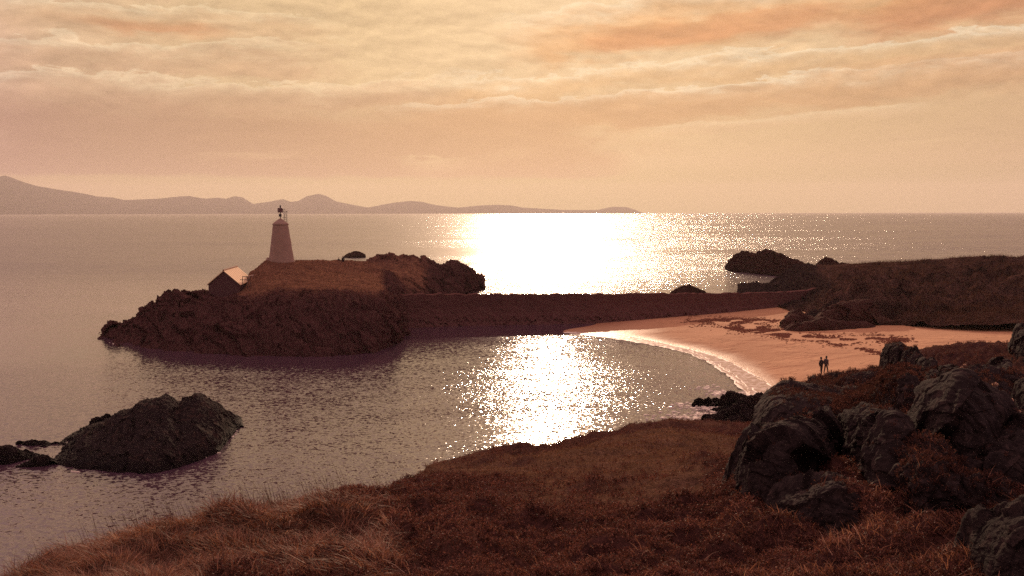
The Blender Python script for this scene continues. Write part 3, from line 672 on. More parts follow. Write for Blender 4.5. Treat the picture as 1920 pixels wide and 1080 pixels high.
def surf_patches():
    spf = []
    for (cx, cy, sx, sy, nn) in ((1330, 765, 24, 3, 60), (1310, 782, 22, 6, 110), (1290, 760, 18, 3, 40), (1345, 737, 14, 3, 45), (1395, 738, 14, 3, 50), (1325, 728, 14, 3, 25), (1365, 775, 12, 4, 30), (1390, 772, 5, 2, 6), (1270, 782, 30, 4, 40), (1370, 795, 10, 5, 14)):
        for _ in range(nn):
            p = G(cx + rs_.normal(0, sx), cy + rs_.normal(0, sy), 0.0); s = rs_.uniform(.05, .38)
            spf.append((p[0], p[1], .02, s, s * .45, .05, rs_.normal(0, .4)))
    for (x0, y0, x1, y1, nn, sg) in ((322, 872, 365, 863, 22, 2), (375, 855, 410, 850, 9, 1.5), (130, 884, 150, 886, 8, 1), (430, 822, 446, 808, 8, 1.5), (205, 640, 215, 646, 6, 1)):
        for _ in range(nn):
            k = rs_.uniform(); p = G(x0 + (x1 - x0) * k + rs_.normal(0, 2), y0 + (y1 - y0) * k + rs_.normal(0, sg), 0.0); s = rs_.uniform(.04, .2)
            spf.append((p[0], p[1], .02, s, s * .5, .04, rs_.normal(0, .4)))
    patches('rock_foam', spf, M['foam'], 'flecks of white foam around the rocks', 'foam')
surf_patches()
# ------------------------------------------------------------------ sea wall (causeway)
def bm_obj(name, bm, m, parent=None, smooth=False, loc=None):
    me = bpy.data.meshes.new(name); bm.to_mesh(me); bm.free(); me.materials.append(m)
    for p in me.polygons: p.use_smooth = smooth
    o = bpy.data.objects.new(name, me)
    if loc is not None: o.location = loc
    return link(o, parent)
def box(bm, x0, x1, y0, y1, z0, z1, M_=None):
    v = [bm.verts.new((x, y, z)) for z in (z0, z1) for x, y in ((x0, y0), (x1, y0), (x1, y1), (x0, y1))]
    for f in ((3, 2, 1, 0), (4, 5, 6, 7), (0, 1, 5, 4), (1, 2, 6, 5), (2, 3, 7, 6), (3, 0, 4, 7)): bm.faces.new([v[i] for i in f])
    if M_ is not None: bmesh.ops.transform(bm, matrix=M_, verts=v)
    return v
def tube(bm, p0, p1, r0, r1=None, seg=8, cap=True):
    p0, p1 = Vector(p0), Vector(p1); d = (p1 - p0); r1 = r0 if r1 is None else r1
    q = d.to_track_quat('Z', 'Y'); rings = []
    for p, r in ((p0, r0), (p1, r1)):
        rings.append([bm.verts.new(p + q @ Vector((math.cos(a) * r, math.sin(a) * r, 0))) for a in [2 * math.pi * i / seg for i in range(seg)]])
    for i in range(seg): bm.faces.new((rings[0][i], rings[0][(i + 1) % seg], rings[1][(i + 1) % seg], rings[1][i]))
    if cap: bm.faces.new(rings[0][::-1]); bm.faces.new(rings[1])
def lathe(bm, prof, seg=32, loc=(0, 0, 0)):
    rings = [[bm.verts.new((loc[0] + math.cos(2 * math.pi * i / seg) * r, loc[1] + math.sin(2 * math.pi * i / seg) * r, loc[2] + z)) for i in range(seg)] for r, z in prof]
    for a, b in zip(rings[:-1], rings[1:]):
        for i in range(seg): bm.faces.new((a[i], a[(i + 1) % seg], b[(i + 1) % seg], b[i]))
    bm.faces.new(rings[0][::-1]); bm.faces.new(rings[-1])
def sea_wall():
    n = 420
    top = np.array([(700, 553.5, 156), (760, 553.5, 157.5), (850, 553, 160), (1000, 553, 162), (1200, 552, 165), (1300, 551.5, 168), (1400, 550.5, 172), (1480, 548.5, 176), (1505, 545.5, 178), (1525, 542, 178), (1549, 537.5, 178)], float)
    A = row(top, n); fr = A.copy()
    s = np.linspace(0, 1, n)
    jag = perlin(np.stack([A[:, 0] * .9, 0 * s, 0 * s], -1)) * .10 + facet(np.stack([A[:, 0] * .55, 0 * s, 0 * s + 2], -1)) * .10
    along = np.gradient(A, axis=0); along[:, 2] = 0; along /= np.linalg.norm(along, axis=-1, keepdims=True); nrm = np.stack([along[:, 1], -along[:, 0], 0 * s], -1)  # towards the camera
    prof = [(6.0, -2.4), (3.2, -.6), (2.0, .55), (1.25, 1.9), (.95, 2.9), (.75, None)]
    Rws = []
    for k, (off, z) in enumerate(prof):
        p = A + nrm * off; p[:, 2] = A[:, 2] + jag if z is None else z
        Rws.append(p)
    nv = []
    for a, b in zip(Rws[:-1], Rws[1:]):
        for j in range(5): nv.append(a + (b - a) * j / 5)
    nv.append(Rws[-1]); nv = np.array(nv)
    low = 1 - sm(nv[..., 2], .2, 2.4)
    nv = nv + nrm[None] * (crag(nv, .9, 4) * (.18 + .8 * low))[..., None]
    b0 = A - nrm * .55; b0[:, 2] += jag; b1 = A - nrm * 1.1; b1[:, 2] = -1.5
    V = np.concatenate([nv, b0[None], b1[None]])
    o = mesh_np('sea_wall', V, grid_faces(*V.shape[:2]), M['stone_dark']); tag(o, 'long dark stone causeway wall joining the island to the beach', 'sea wall')
    # pale ragged coping stones on its crown
    cA = A.copy(); cA[:, 2] += jag + .005
    w = np.array([(.72, .0), (.70, .13), (-.5, .15), (-.52, .0)]); C_ = []
    gap = (facet(np.stack([A[:, 0] * 1.1, 0 * s + 5, 0 * s], -1)))
    for off, z in w:
        p = cA + nrm * off; p[:, 2] += z * (1 + .9 * np.clip(gap, -1, 1)); C_.append(p)
    tag(mesh_np('coping', np.array(C_), grid_faces(4, n, True), M['stone_dark'], o))
sea_wall()
# ------------------------------------------------------------------ lighthouse
def lighthouse():
    Y = 166.0; base = P(528, 490, Y); base[2] -= .35
    o = empty('lighthouse', base); tag(o, 'white tapered stone lighthouse tower on top of the grassy island', 'lighthouse')
    s = Y / FPX; hb = .35
    # slightly leaning left in the photo: body asymmetric battered
    bm = bmesh.new(); prof = [(50 * s / 2, -.8), (49.5 * s / 2, 0.0), (48 * s / 2, hb)]
    for k in range(1, 15):
        f = k / 14; prof.append(((47.5 - 19.5 * (f ** .93)) * s / 2, hb + f * 69 * s))
    lathe(bm, prof, 40)
    for v in bm.verts:
        nz = perlin(np.array([v.co.x * 1.3, v.co.y * 1.3, v.co.z * 1.0])) * .05; v.co.x += float(nz) ; v.co.y += float(nz)
        v.co.x -= .0075 * v.co.z * 4 * .3
    bm_obj('tower_body', bm, M['white_wash'], o, True)
    zt = hb + 69 * s; dx = -.009 * zt
    bm = bmesh.new(); lathe(bm, [(14.0 * s, zt - .10), (15.3 * s, zt - .02), (15.0 * s, zt + .08), (11.5 * s, zt + .38), (6 * s, zt + .74), (1.6 * s, zt + .98), (.8 * s, zt + 1.05)], 32, (dx, 0, 0))
    bm_obj('roof', bm, M['white_wash'], o, True)
    bm = bmesh.new(); lathe(bm, [(3.0 * s, -.6), (5.6 * s, .0), (5.0 * s, .5), (2.6 * s, 1.0), (.5 * s, 1.15)], 14, (-24 * s, -.5, 0))
    for v in bm.verts: v.co += Vector((0, 0, float(perlin(np.array(v.co) * 1.7)) * .2))
    bm_obj('buttress', bm, M['white_wash'], o, True)
    z0 = zt + 1.0
    lan = bm = bmesh.new(); tube(bm, (dx, 0, z0), (dx, 0, z0 + 24 * s), .07)
    mast = bm_obj('mast', bm, M['dark_metal'], o)
    bm = bmesh.new(); lathe(bm, [(1.0 * s, z0 + 3.2 * s), (2.7 * s, z0 + 3.6 * s), (2.8 * s, z0 + 7.6 * s), (2.3 * s, z0 + 8.3 * s), (.9 * s, z0 + 8.6 * s)], 18, (dx - .3 * s, 0, 0))
    bm_obj('lower_lamp', bm, M['dark_metal'], o)
    bm = bmesh.new(); lathe(bm, [(4.3 * s, z0 + 11.2 * s), (5.0 * s, z0 + 11.6 * s), (4.9 * s, z0 + 18.6 * s), (5.2 * s, z0 + 18.9 * s), (4.4 * s, z0 + 19.4 * s), (1.4 * s, z0 + 19.8 * s)], 20, (dx, 0, 0))
    ln = bm_obj('lantern', bm, M['lamp_metal'], o)
    bm = bmesh.new(); lathe(bm, [(1.3 * s, z0 + 19.7 * s), (1.4 * s, z0 + 22.8 * s), (1.0 * s, z0 + 24.6 * s), (.3 * s, z0 + 25.2 * s)], 12, (dx, 0, 0))
    bm_obj('vent', bm, M['dark_metal'], ln)
    bm = bmesh.new()
    for k in range(-1, 2):
        tube(bm, (dx - 5.4 * s, -.03, z0 + (15 + 3 * k) * s), (dx + 5.4 * s, -.03, z0 + (15 + 3 * k) * s), .02)
    bm_obj('lantern_band', bm, M['dark_metal'], ln)
    bm = bmesh.new(); zl = zt + .45
    for x in (6.6, 10.8):
        tube(bm, (dx + x * s, 0, zl - (.15 if x > 8 else -.2)), (dx + x * s, 0, z0 + (18 if x < 8 else 13.2) * s), .028)
        tube(bm, (dx + x * s, .6, zl - (.15 if x > 8 else -.2)), (dx + x * s, .6, z0 + 13.2 * s), .028)
    for k in range(5): tube(bm, (dx + 6.6 * s, 0, zl + .35 + k * .30), (dx + 10.8 * s, 0, zl + .35 + k * .30), .018)
    tube(bm, (dx + 2.5 * s, 0, z0 + 1.8 * s), (dx + 11.5 * s, 0, z0 + 1.8 * s), .022); tube(bm, (dx + 4 * s, 0, z0 + 12.8 * s), (dx + 13.2 * s, 0, z0 + 13.2 * s), .022)
    tube(bm, (dx + 6.6 * s, 0, z0 + 18 * s), (dx + 13.2 * s, 0, z0 + 13.2 * s), .02)
    bm_obj('ladder', bm, M['dark_metal'], o)
lighthouse()
# ------------------------------------------------------------------ hut
def hut():
    Y1 = 148.0; ap = P(419.5, 507, Y1); eL = P(388.5, 533.5, Y1); eR = P(451.5, 533.5, Y1); rb = P(444, 499.5, Y1 * 1.07)
    rb[2] = ap[2]; L = rb - ap; o = empty('hut', (ap[0], ap[1], 4.0)); tag(o, 'gabled hut with sunlit pale roof on the island slope', 'hut')
    c = np.array([ap[0], ap[1], 4.0]); a, l, r = ap - c, eL - c, eR - c
    l[0] += .18; r[0] -= .18; a[2] -= .10; l[2] -= .06; r[2] -= .06
    bm = bmesh.new()
    F_ = [bm.verts.new(v) for v in ((l[0], 0, -2.4), (r[0], 0, -2.4), r, a, l)]
    B_ = [bm.verts.new(Vector(v) + Vector(L)) for v in ((l[0], 0, -2.4), (r[0], 0, -2.4), r, a, l)]
    bm.faces.new(F_); bm.faces.new(B_[::-1])
    for i in range(5): bm.faces.new((F_[i], B_[i], B_[(i + 1) % 5], F_[(i + 1) % 5]))
    bmesh.ops.recalc_face_normals(bm, faces=bm.faces[:])
    bm_obj('wall', bm, M['gable'], o)
    a, l, r = ap - c, eL - c, eR - c
    for nm, e, m in (('roof', r, M['slate']), ('roof', l, M['slate'])):
        bm = bmesh.new(); f0 = Vector((0, -.22, 0)); e = Vector(e); ap_ = Vector(a); Lv = Vector(L) * 1.03
        up = Vector((0, 0, .10))
        pts = [ap_ + f0, e + f0, e + Lv, ap_ + Lv]; lo = [bm.verts.new(p - up) for p in pts]; hi = [bm.verts.new(p + Vector((0, 0, .02))) for p in pts]
        bm.faces.new(lo); bm.faces.new(hi[::-1])
        for i in range(4): bm.faces.new((lo[i], hi[i], hi[(i + 1) % 4], lo[(i + 1) % 4]))
        # standing battens of the sheeting
        for k in range(1, 9):
            q = f0 + (Lv - f0) * (k / 9.); tube(bm, ap_ + q + Vector((0, 0, .03)), e + q + Vector((0, 0, .03)), .03, seg=6)
        bmesh.ops.recalc_face_normals(bm, faces=bm.faces[:])
        rf = bm_obj(nm, bm, m, o)
    bm = bmesh.new(); tube(bm, Vector(a) + Vector((0, -.25, .05)), Vector(a) + Vector(L) * 1.035 + Vector((0, 0, .05)), .12, seg=8)
    bm_obj('ridge_cap', bm, M['ridge'], o)
hut()
def railing():
    Y = 146.5; s = Y / FPX; b = P(462, 536, Y); o = empty('railing', b); tag(o, 'dark metal railing standing in front of the sunlit hut roof', 'railing')
    for dx in (-7, 2.6, 7.0):
        bm = bmesh.new(); tube(bm, (dx * s, 0, -.6), (dx * s, 0, 17.5 * s), .045); bm_obj('post', bm, M['dark_metal'], o)
    for (x0, x1, z) in ((-7, 2.8, 17.5), (-11.5, 8.2, 11.6)):
        bm = bmesh.new(); tube(bm, (x0 * s, -.05, z * s), (x1 * s, -.05, z * s), .045); bm_obj('rail', bm, M['dark_metal'], o)
railing()
for (x0, y0, x1, y1, Y, lb) in ((475, 509.5, 488, 506.3, 158, 'upper pale plank on the slope between hut and lighthouse'), (466, 517.5, 475, 515.6, 154, 'short pale plank beside the hut eave'), (482, 513.5, 490, 512, 156, 'dull plank just below the upper pale plank')):
    p0, p1 = Vector(P(x0, y0, Y)), Vector(P(x1, y1, Y)); bm = bmesh.new()
    d = p1 - p0; q = d.to_track_quat('X', 'Z'); box(bm, 0, d.length, -.12, .12, -.03, .06, q.to_matrix().to_4x4())
    for k in (.12, .88): tube(bm, d * k + Vector((0, 0, -.9)), d * k, .05)
    tag(bm_obj('plank', bm, M['pale_wood'] if 'pale' in lb[:12] else M['stone_dark'], None, False, p0), lb, 'plank', 'planks by the hut')
# ------------------------------------------------------------------ people
def skin_body(name, joints, edges, radii, m, parent=None, loc=(0, 0, 0), sub=2):
    me = bpy.data.meshes.new(name + '_cage'); me.from_pydata([Vector(j) for j in joints], edges, [])
    ob = bpy.data.objects.new('cage', me); link(ob)
    md = ob.modifiers.new('s', 'SKIN'); md.use_smooth_shade = True
    for v, r in zip(me.skin_vertices[0].data, radii): v.radius = (r, r) if not isinstance(r, tuple) else r
    me.skin_vertices[0].data[0].use_root = True
    ob.modifiers.new('u', 'SUBSURF').levels = sub
    dg = bpy.context.evaluated_depsgraph_get(); me2 = bpy.data.meshes.new_from_object(ob.evaluated_get(dg)); me2.name = name
    bpy.data.objects.remove(ob); me2.materials.clear(); me2.materials.append(m)
    for p in me2.polygons: p.use_smooth = True
    o = bpy.data.objects.new(name, me2); o.location = loc; return link(o, parent)
def person(loc, face, h, label, jacket, spread=.1, lean=0.0, elbow=0.0, hair='hair', coat=.0, group=None, head_turn=0.0, legs=True, sit=False):
    k = h / 1.75
    hip = .93 * k; sh = 1.43 * k; lx, step = .09 * k, spread
    J = [(0, 0, hip), (0, lean * .4, 1.12 * k), (0, lean * .8, 1.30 * k), (0, lean, sh + .01), (0, lean * 1.15, 1.52 * k), (0, lean * 1.3 + .01, 1.58 * k)]
    Rr = [(.135 * k, .11 * k), (.125 * k, .10 * k), (.15 * k, .11 * k), (.115 * k, .08 * k), .050 * k, .055 * k]
    E = [(0, 1), (1, 2), (2, 3), (3, 4), (4, 5)]
    def add(j, r, fr): J.append(j); Rr.append(r); E.append((fr, len(J) - 1)); return len(J) - 1
    for sgn in (-1, 1):
        fy = sgn * step
        if sit:
            a = add((sgn * lx, 0, hip - .04), .09 * k, 0); b = add((sgn * lx * 1.4, .40 * k, hip + .02), .07 * k, a); c = add((sgn * lx * 1.4, .50 * k, hip - .40 * k), .05 * k, b); add((sgn * lx * 1.4, .66 * k, hip - .42 * k), .038 * k, c)
        else:
            a = add((sgn * lx, 0, hip - .06), .088 * k, 0); b = add((sgn * lx * 1.05, fy * .5 + .02, .50 * k), .064 * k, a); c = add((sgn * lx * 1.1, fy, .09 * k), .042 * k, b)
            d = add((sgn * lx * 1.15, fy + .07 * k, .045 * k), .040 * k, c); add((sgn * lx * 1.2, fy + .16 * k, .035 * k), .030 * k, d)
        e = elbow if sgn < 0 else 0.0
        a = add((sgn * .185 * k, lean * .95, sh - .03), .060 * k, 3)
        b = add((sgn * (.245 + e) * k, lean * .7 - .05, (1.16 + e * .1) * k), .048 * k, a)
        hx = sgn * (.25 - e * .25) * k; c = add((hx, lean * .5 + .06, .92 * k), .034 * k, b)
        add((hx, lean * .5 + .09, .85 * k), .030 * k, c)
    rot = Matrix.Rotation(face, 3, 'Z')
    o = skin_body('person', J, E, Rr, M['trousers'], None, loc); o.rotation_euler = (0, 0, face); tag(o, label, 'person', group)
    # jacket over trunk and arms
    tj = [(0, 0, hip - .06 - coat), (0, lean * .3, 1.05 * k), (0, lean * .8, 1.28 * k), (0, lean, sh + .02), (0, lean * 1.1, 1.49 * k)]
    rr = [(.175 * k, .15 * k), (.165 * k, .14 * k), (.185 * k, .15 * k), (.15 * k, .11 * k), (.07 * k, .07 * k)]; E2 = [(0, 1), (1, 2), (2, 3), (3, 4)]
    for sgn in (-1, 1):
        e = elbow if sgn < 0 else 0.0; i0 = len(tj)
        tj += [(sgn * .19 * k, lean * .95, sh - .03), (sgn * (.25 + e) * k, lean * .7 - .05, (1.16 + e * .1) * k), (sgn * (.25 - e * .25) * k, lean * .5 + .05, .95 * k)]
        rr += [.080 * k, .066 * k, .050 * k]; E2 += [(3, i0), (i0, i0 + 1), (i0 + 1, i0 + 2)]
    skin_body('jacket', tj, E2, rr, jacket, o)
    # head with nose, ears and hair
    bm = bmesh.new(); bmesh.ops.create_uvsphere(bm, u_segments=20, v_segments=14, radius=.1 * k)
    for v in bm.verts:
        v.co.x *= .80; v.co.y *= .98; v.co.z *= 1.18
        if v.co.z < 0: v.co.x *= 1 + v.co.z * 2.0; 
        if v.co.y > .06 * k and abs(v.co.x) < .022 * k and -.035 * k < v.co.z < .02 * k: v.co.y += .022 * k
        if abs(v.co.x) > .072 * k and abs(v.co.z) < .03 * k: v.co.x *= 1.14
        if v.co.y > .05 * k and .01 * k < v.co.z < .04 * k and .02 * k < abs(v.co.x) < .05 * k: v.co.y -= .008 * k
    hd = bm_obj('head', bm, M['skin'], o, True, (0, lean * 1.35 + .02, 1.655 * k)); hd.rotation_euler = (0, 0, head_turn)
    bm = bmesh.new(); bmesh.ops.create_uvsphere(bm, u_segments=20, v_segments=14, radius=.112 * k)
    for v in bm.verts:
        v.co.x *= .84; v.co.z *= 1.15
        if v.co.y > .02 * k: v.co.z = max(v.co.z, .045 * k) if v.co.z < .045 * k else v.co.z; v.co.y *= .93
        v.co += Vector((0, -.008 * k, .012 * k)) + Vector((1, 1, 1)) * float(perlin(np.array(v.co) * 40)) * .006
    bm_obj('hair', bm, M[hair], hd, True)
    return o
def ground_at(px, py, z0):
    p = G(px, py, z0)
    for _ in range(6):
        z = float(beach_z(p[0:1], p[1:2])[0]); p = G(px, py, z)
    return p
pa = ground_at(1540, 703.5, 1.3); pb = ground_at(1548.5, 701.5, 1.3)
person(tuple(pa), R(40), 1.86, 'person in dark coat with bent elbow, one of two strolling on the sand', M['jacket_dark'], .05, .05, .17, coat=.10, group='couple on the beach')
person(tuple(pb), R(-60), 1.86, 'person in greyish jacket striding beside the dark-coated walker on sand', M['jacket_grey'], .19, .02, .02, coat=.12, group='couple on the beach')
q = P(643, 480, 176.); person((q[0], q[1], q[2] - 1.72), R(160), 1.72, 'small figure standing on the island crest against the sea', M['jacket_dark'], .05, 0, .05, group='people on the island crest')
q = P(635, 483.5, 176.); person((q[0], q[1], q[2] - 1.66), R(200), 1.7, 'small figure sitting low on the island crest by the standing one', M['jacket_dark'], .05, 0, .1, group='people on the island crest', sit=True)
# ------------------------------------------------------------------ the near headland
SKY_H = [(-400, 1180, 9), (-200, 1150, 9.5), (0, 1092, 11), (50, 1064, 11.5), (110, 1036, 12.4), (150, 1018, 13), (200, 1004, 13.6), (300, 978, 14.8), (400, 956, 16), (520, 946, 17.5), (600, 938, 18.4), (640, 930, 19), (690, 934, 20), (715, 943, 21), (740, 938, 22.5), (765, 920, 25),
         (785, 900, 28), (800, 880, 31), (815, 872, 33), (850, 864, 34.5), (895, 852, 36), (940, 846, 37), (1000, 845, 38), (1045, 840, 40), (1058, 830, 42), (1090, 825, 43), (1150, 812, 44), (1200, 797, 45), (1260, 789, 46), (1330, 793, 46.5), (1400, 800, 46.5), (1412, 796, 46),
         (1430, 780, 45), (1450, 760, 44), (1475, 750, 43.5), (1500, 733, 43), (1530, 720, 42.5), (1560, 714, 42), (1620, 700, 41), (1655, 690, 40.5), (1700, 665, 40), (1750, 653, 39.5), (1800, 647, 39), (1850, 645, 38), (1905, 645, 37), (1960, 640, 36), (2200, 620, 33), (2700, 600, 28)]
def headland():
    n = 1250; x0, x1 = -400, 2700
    H_ = np.array(SKY_H, float); q = np.linspace(x0, x1, n)
    hy = np.interp(q, H_[:, 0], H_[:, 1]); hY = np.interp(q, H_[:, 0], H_[:, 2])
    near0 = [(-400, -9, -5, 15.6), (700, -2, -5, 16.3), (1300, 3, -5, 16.6), (2700, 12, -5, 17.2)]
    near1 = [(-400, -7, 1.5, 15.5), (700, -1.2, 1.5, 16.1), (1300, 1.5, 1.5, 16.4), (2700, 7, 1.5, 16.9)]
    r2 = [(-400, 1330, 6), (0, 1250, 6), (400, 1230, 5.6), (900, 1230, 5.6), (1400, 1220, 5.4), (1920, 1200, 5.0), (2700, 1180, 4.4)]
    r3 = [(-400, 1220, 8), (0, 1125, 9), (100, 1090, 9), (400, 1060, 9), (700, 1062, 8.8), (1000, 1070, 8.6), (1300, 1065, 8.2), (1600, 1050, 8.0), (1820, 1040, 7.6), (1920, 1030, 7.4), (2700, 1000, 6.5)]
    r4 = [(-400, 1195, 8.7), (0, 1105, 10.3), (60, 1068, 11), (200, 1030, 11.6), (400, 1000, 12.2), (600, 995, 12.6), (700, 1000, 12.8), (900, 985, 13.4), (1150, 985, 13.2), (1300, 985, 12.8), (1500, 978, 12.0), (1700, 952, 11.6), (1800, 945, 11.2), (1920, 935, 11), (2700, 900, 9.5)]
    r5 = [(-400, 1188, 8.9), (0, 1098, 10.7), (60, 1064, 11.4), (200, 1014, 12.8), (400, 975, 14.4), (600, 960, 15.6), (700, 958, 16.8), (760, 948, 18), (850, 922, 20), (1000, 910, 21), (1200, 905, 21.5), (1380, 912, 19.5), (1500, 925, 17), (1620, 900, 16.5), (1700, 885, 16.5), (1850, 885, 15.5), (1920, 870, 15), (2700, 830, 13)]
    r6 = [(-400, 1184, 9), (0, 1095, 10.9), (60, 1063, 11.5), (200, 1008, 13.3), (400, 963, 15.3), (600, 947, 17.2), (700, 945, 18.8), (770, 930, 22), (850, 890, 26.5), (1000, 872, 30), (1200, 852, 31.5), (1380, 858, 29), (1430, 850, 28), (1500, 850, 25), (1620, 835, 24), (1720, 850, 22), (1850, 835, 21), (1920, 810, 20.5), (2700, 770, 18)]
    lsh = lambda x: np.interp(x, [-400, 60, 300, 520], [30, 24, 17, 0])
    r2, r3, r4, r5, r6 = [[(x, y + lsh(x), Y) for x, y, Y in r_] for r_ in (r2, r3, r4, r5, r6)]; hy = hy + lsh(q)
    r7 = np.c_[q, hy + np.clip((np.interp(q, *zip(*[(a, b) for a, b, _ in r6])) - hy) * .35, .6, None), hY - np.interp(q, [-400, 400, 800, 1300, 1600, 2700], [.15, .5, 2.5, 4.5, 5.5, 5.5])]
    r8 = np.c_[q, hy, hY]
    hz = P(q, hy, hY)[:, 2]
    drop = np.interp(q, [-400, 600, 800, 1300, 1500, 1900, 2700], [1.2, 1.5, 2.2, 2.5, 2.0, 1.0, 1])
    r9 = np.c_[q, hz - drop, hY + np.interp(q, [-400, 700, 1300, 2700], [.9, 1.4, 2.0, 3])]
    r10 = np.c_[q, np.maximum(hz - 6.5, np.interp(q, [1400, 1900], [-.8, 2.0])), hY + np.interp(q, [-400, 700, 1300, 1700, 2700], [2.6, 4, 6, 12, 15])]
    r11 = np.c_[q, np.interp(q, [1400, 1900], [-.9, -.5]), hY + np.interp(q, [-400, 700, 1300, 1700, 2700], [6, 8, 10, 24, 30])]
    rows = [row(near0, n, 'w'), row(near1, n, 'w')] + [row(r, n) for r in (r2, r3, r4, r5, r6, r7, r8)] + [row(r9, n, 'z'), row(r10, n, 'z'), row(r11, n, 'z')]
    ro_m = sm(q, 1400, 1470)
    ledge = .5 * sm(q, 800, 840) * (1 - sm(q, 960, 985))
    cr = sm(q, 1400, 1480)
    rough = [0, 0, 0, 0, .05, .1 + .1 * cr, .12 + .25 * cr, .12 + .33 * cr + .45 * ledge, .15 + .3 * cr + .55 * ledge, .7, 1, 1]
    A, r = loft(rows, [6, 12, 44, 66, 62, 62, 44, 26, 10, 12, 8], rough)
    N = gnormal(A)
    px, py = pix(A + np.array([0, 0, 0])); behind = A[..., 1] < 2
    px = np.where(behind, 900, px); py = np.where(behind, 1500, py)
    # heather: middle tongue and lower corner by the boulders
    hn = fbm(A / 2.2 + 5, 4)
    h = np.maximum.reduce([sm(px, 560, 800) * sm(px, 1040, 880) * sm(py, 880, 930), sm(py, 940, 1010) * sm(px, 560, 800), sm(px, 1240, 1430) * sm(py, 870, 960), sm(px, 1580, 1640) * sm(py, 830, 870), sm(py, 1040, 1075) * sm(px, 260, 420)])
    h = h + .12 * sm(px, 1000, 1100) * sm(py, 960, 1000)
    edge = sm(q, 820, 860)[None] * sm(py, hy[None] + 24, hy[None] + 6) * (1 - ledge[None] * .6); h = np.maximum(h, edge * .8)
    h = np.maximum(h, .75 * sm(px, 1040, 1180) * sm(py, 830, 815)); h = np.maximum(h, .65 * sm(px, 1290, 1340) * sm(py, 880, 910))
    h = h + .30 * sm(fbm(A / 3.1 + 15, 4), -.05, .35) * sm(px, 850, 950) * sm(py, 800, 830)
    h = np.clip(h + hn * 1.3 * np.clip(h * 4, 0, 1) * np.clip((1.15 - h) * 4, 0, 1), 0, 1)
    lawn = sm(px, 840, 960) * sm(px, 1420, 1330) * sm(py, 1010, 930) * (1 - h)
    up = np.zeros_like(A); up[..., 2] = 1
    for (bx, by_, bY, rr, hh) in ((1415, 985, 12.6, .55, .22), (1470, 990, 12.2, .5, .2), (1660, 900, 15.5, .9, .35), (1750, 905, 15, .8, .3), (1700, 870, 17.5, 2.0, .8), (1570, 790, 36, 3, .3), (1660, 800, 30, 3, .3), (1760, 985, 11, 1.2, .32), (1640, 1010, 9.5, .9, .2), (1860, 930, 13, 1.2, .35), (1560, 1000, 12, 1.4, .3), (1340, 910, 19, 1.4, .45), (1290, 1010, 12, 1.1, .25), (560, 985, 13, 1.3, .3), (330, 1010, 12, 1.1, .3), (900, 1000, 12.5, 1.4, .3), (1090, 868, 31, 3.0, .35), (1230, 845, 36, 3.0, .5)):
        cc = P(bx, by_, bY); dd = np.hypot(A[..., 0] - cc[0], A[..., 1] - cc[1]); A[..., 2] += hh * np.exp(-(dd / rr) ** 2) * (1 + .5 * perlin(A / (rr * .6)))
    D = N * .55 + up * .45
    big = fbm(A / 3.8, 3) * .30 + fbm(A / 1.3 + 8, 3) * .12
    hum = np.abs(perlin(A / .95)) * .42 + np.abs(perlin(A / .45 + 7)) * .20            # cushions
    fade = sm(A[..., 1], 3, 8)
    d = big * fade * (1 - .55 * lawn) + hum * np.clip(h * 1.2, 0, 1) * fade * sm(A[..., 1], 4, 9) - .08
    d += fbm(A / .28, 3) * .022 + lawn * (fbm(A / .6, 3) * .05 + np.abs(perlin(A / 2.1)) * .09)
    tus = (1 - h) * (1 - sm(px, 700, 800)); d += tus * (np.abs(perlin(A * np.array([1.1, 1.6, 1.1]))) * .34 - .12) * fade
    k = sm(r, .28, .62); c = crag(A, .75, 2) * .55 + crag(A, 2.0, 6) * .35 + fbm(A / .3, 3, ridged=True) * .05
    mossy = (cr[None] * sm(A[..., 1], 24, 34)) * (fbm(A / .9, 4) * .35 + np.abs(perlin(A / .42)) * .22)
    d = d * (1 - k) + c * k + mossy
    keep = 1 - .75 * np.exp(-((px - q[None]) * 0 + (np.arange(A.shape[0])[:, None] - 322) / 10.) ** 2) * (1 - .2 * cr[None])
    A = A + D * (d * keep)[..., None]
    o = mesh_np('headland', A, grid_faces(*A.shape[:2]), M['headland'], smooth=True, attrs={'rock': r, 'heather': h}); tag(o, kind='structure')
    return A, r, h, lawn, tus
A_h, r_h, h_h, lawn_h, tus_h = headland()
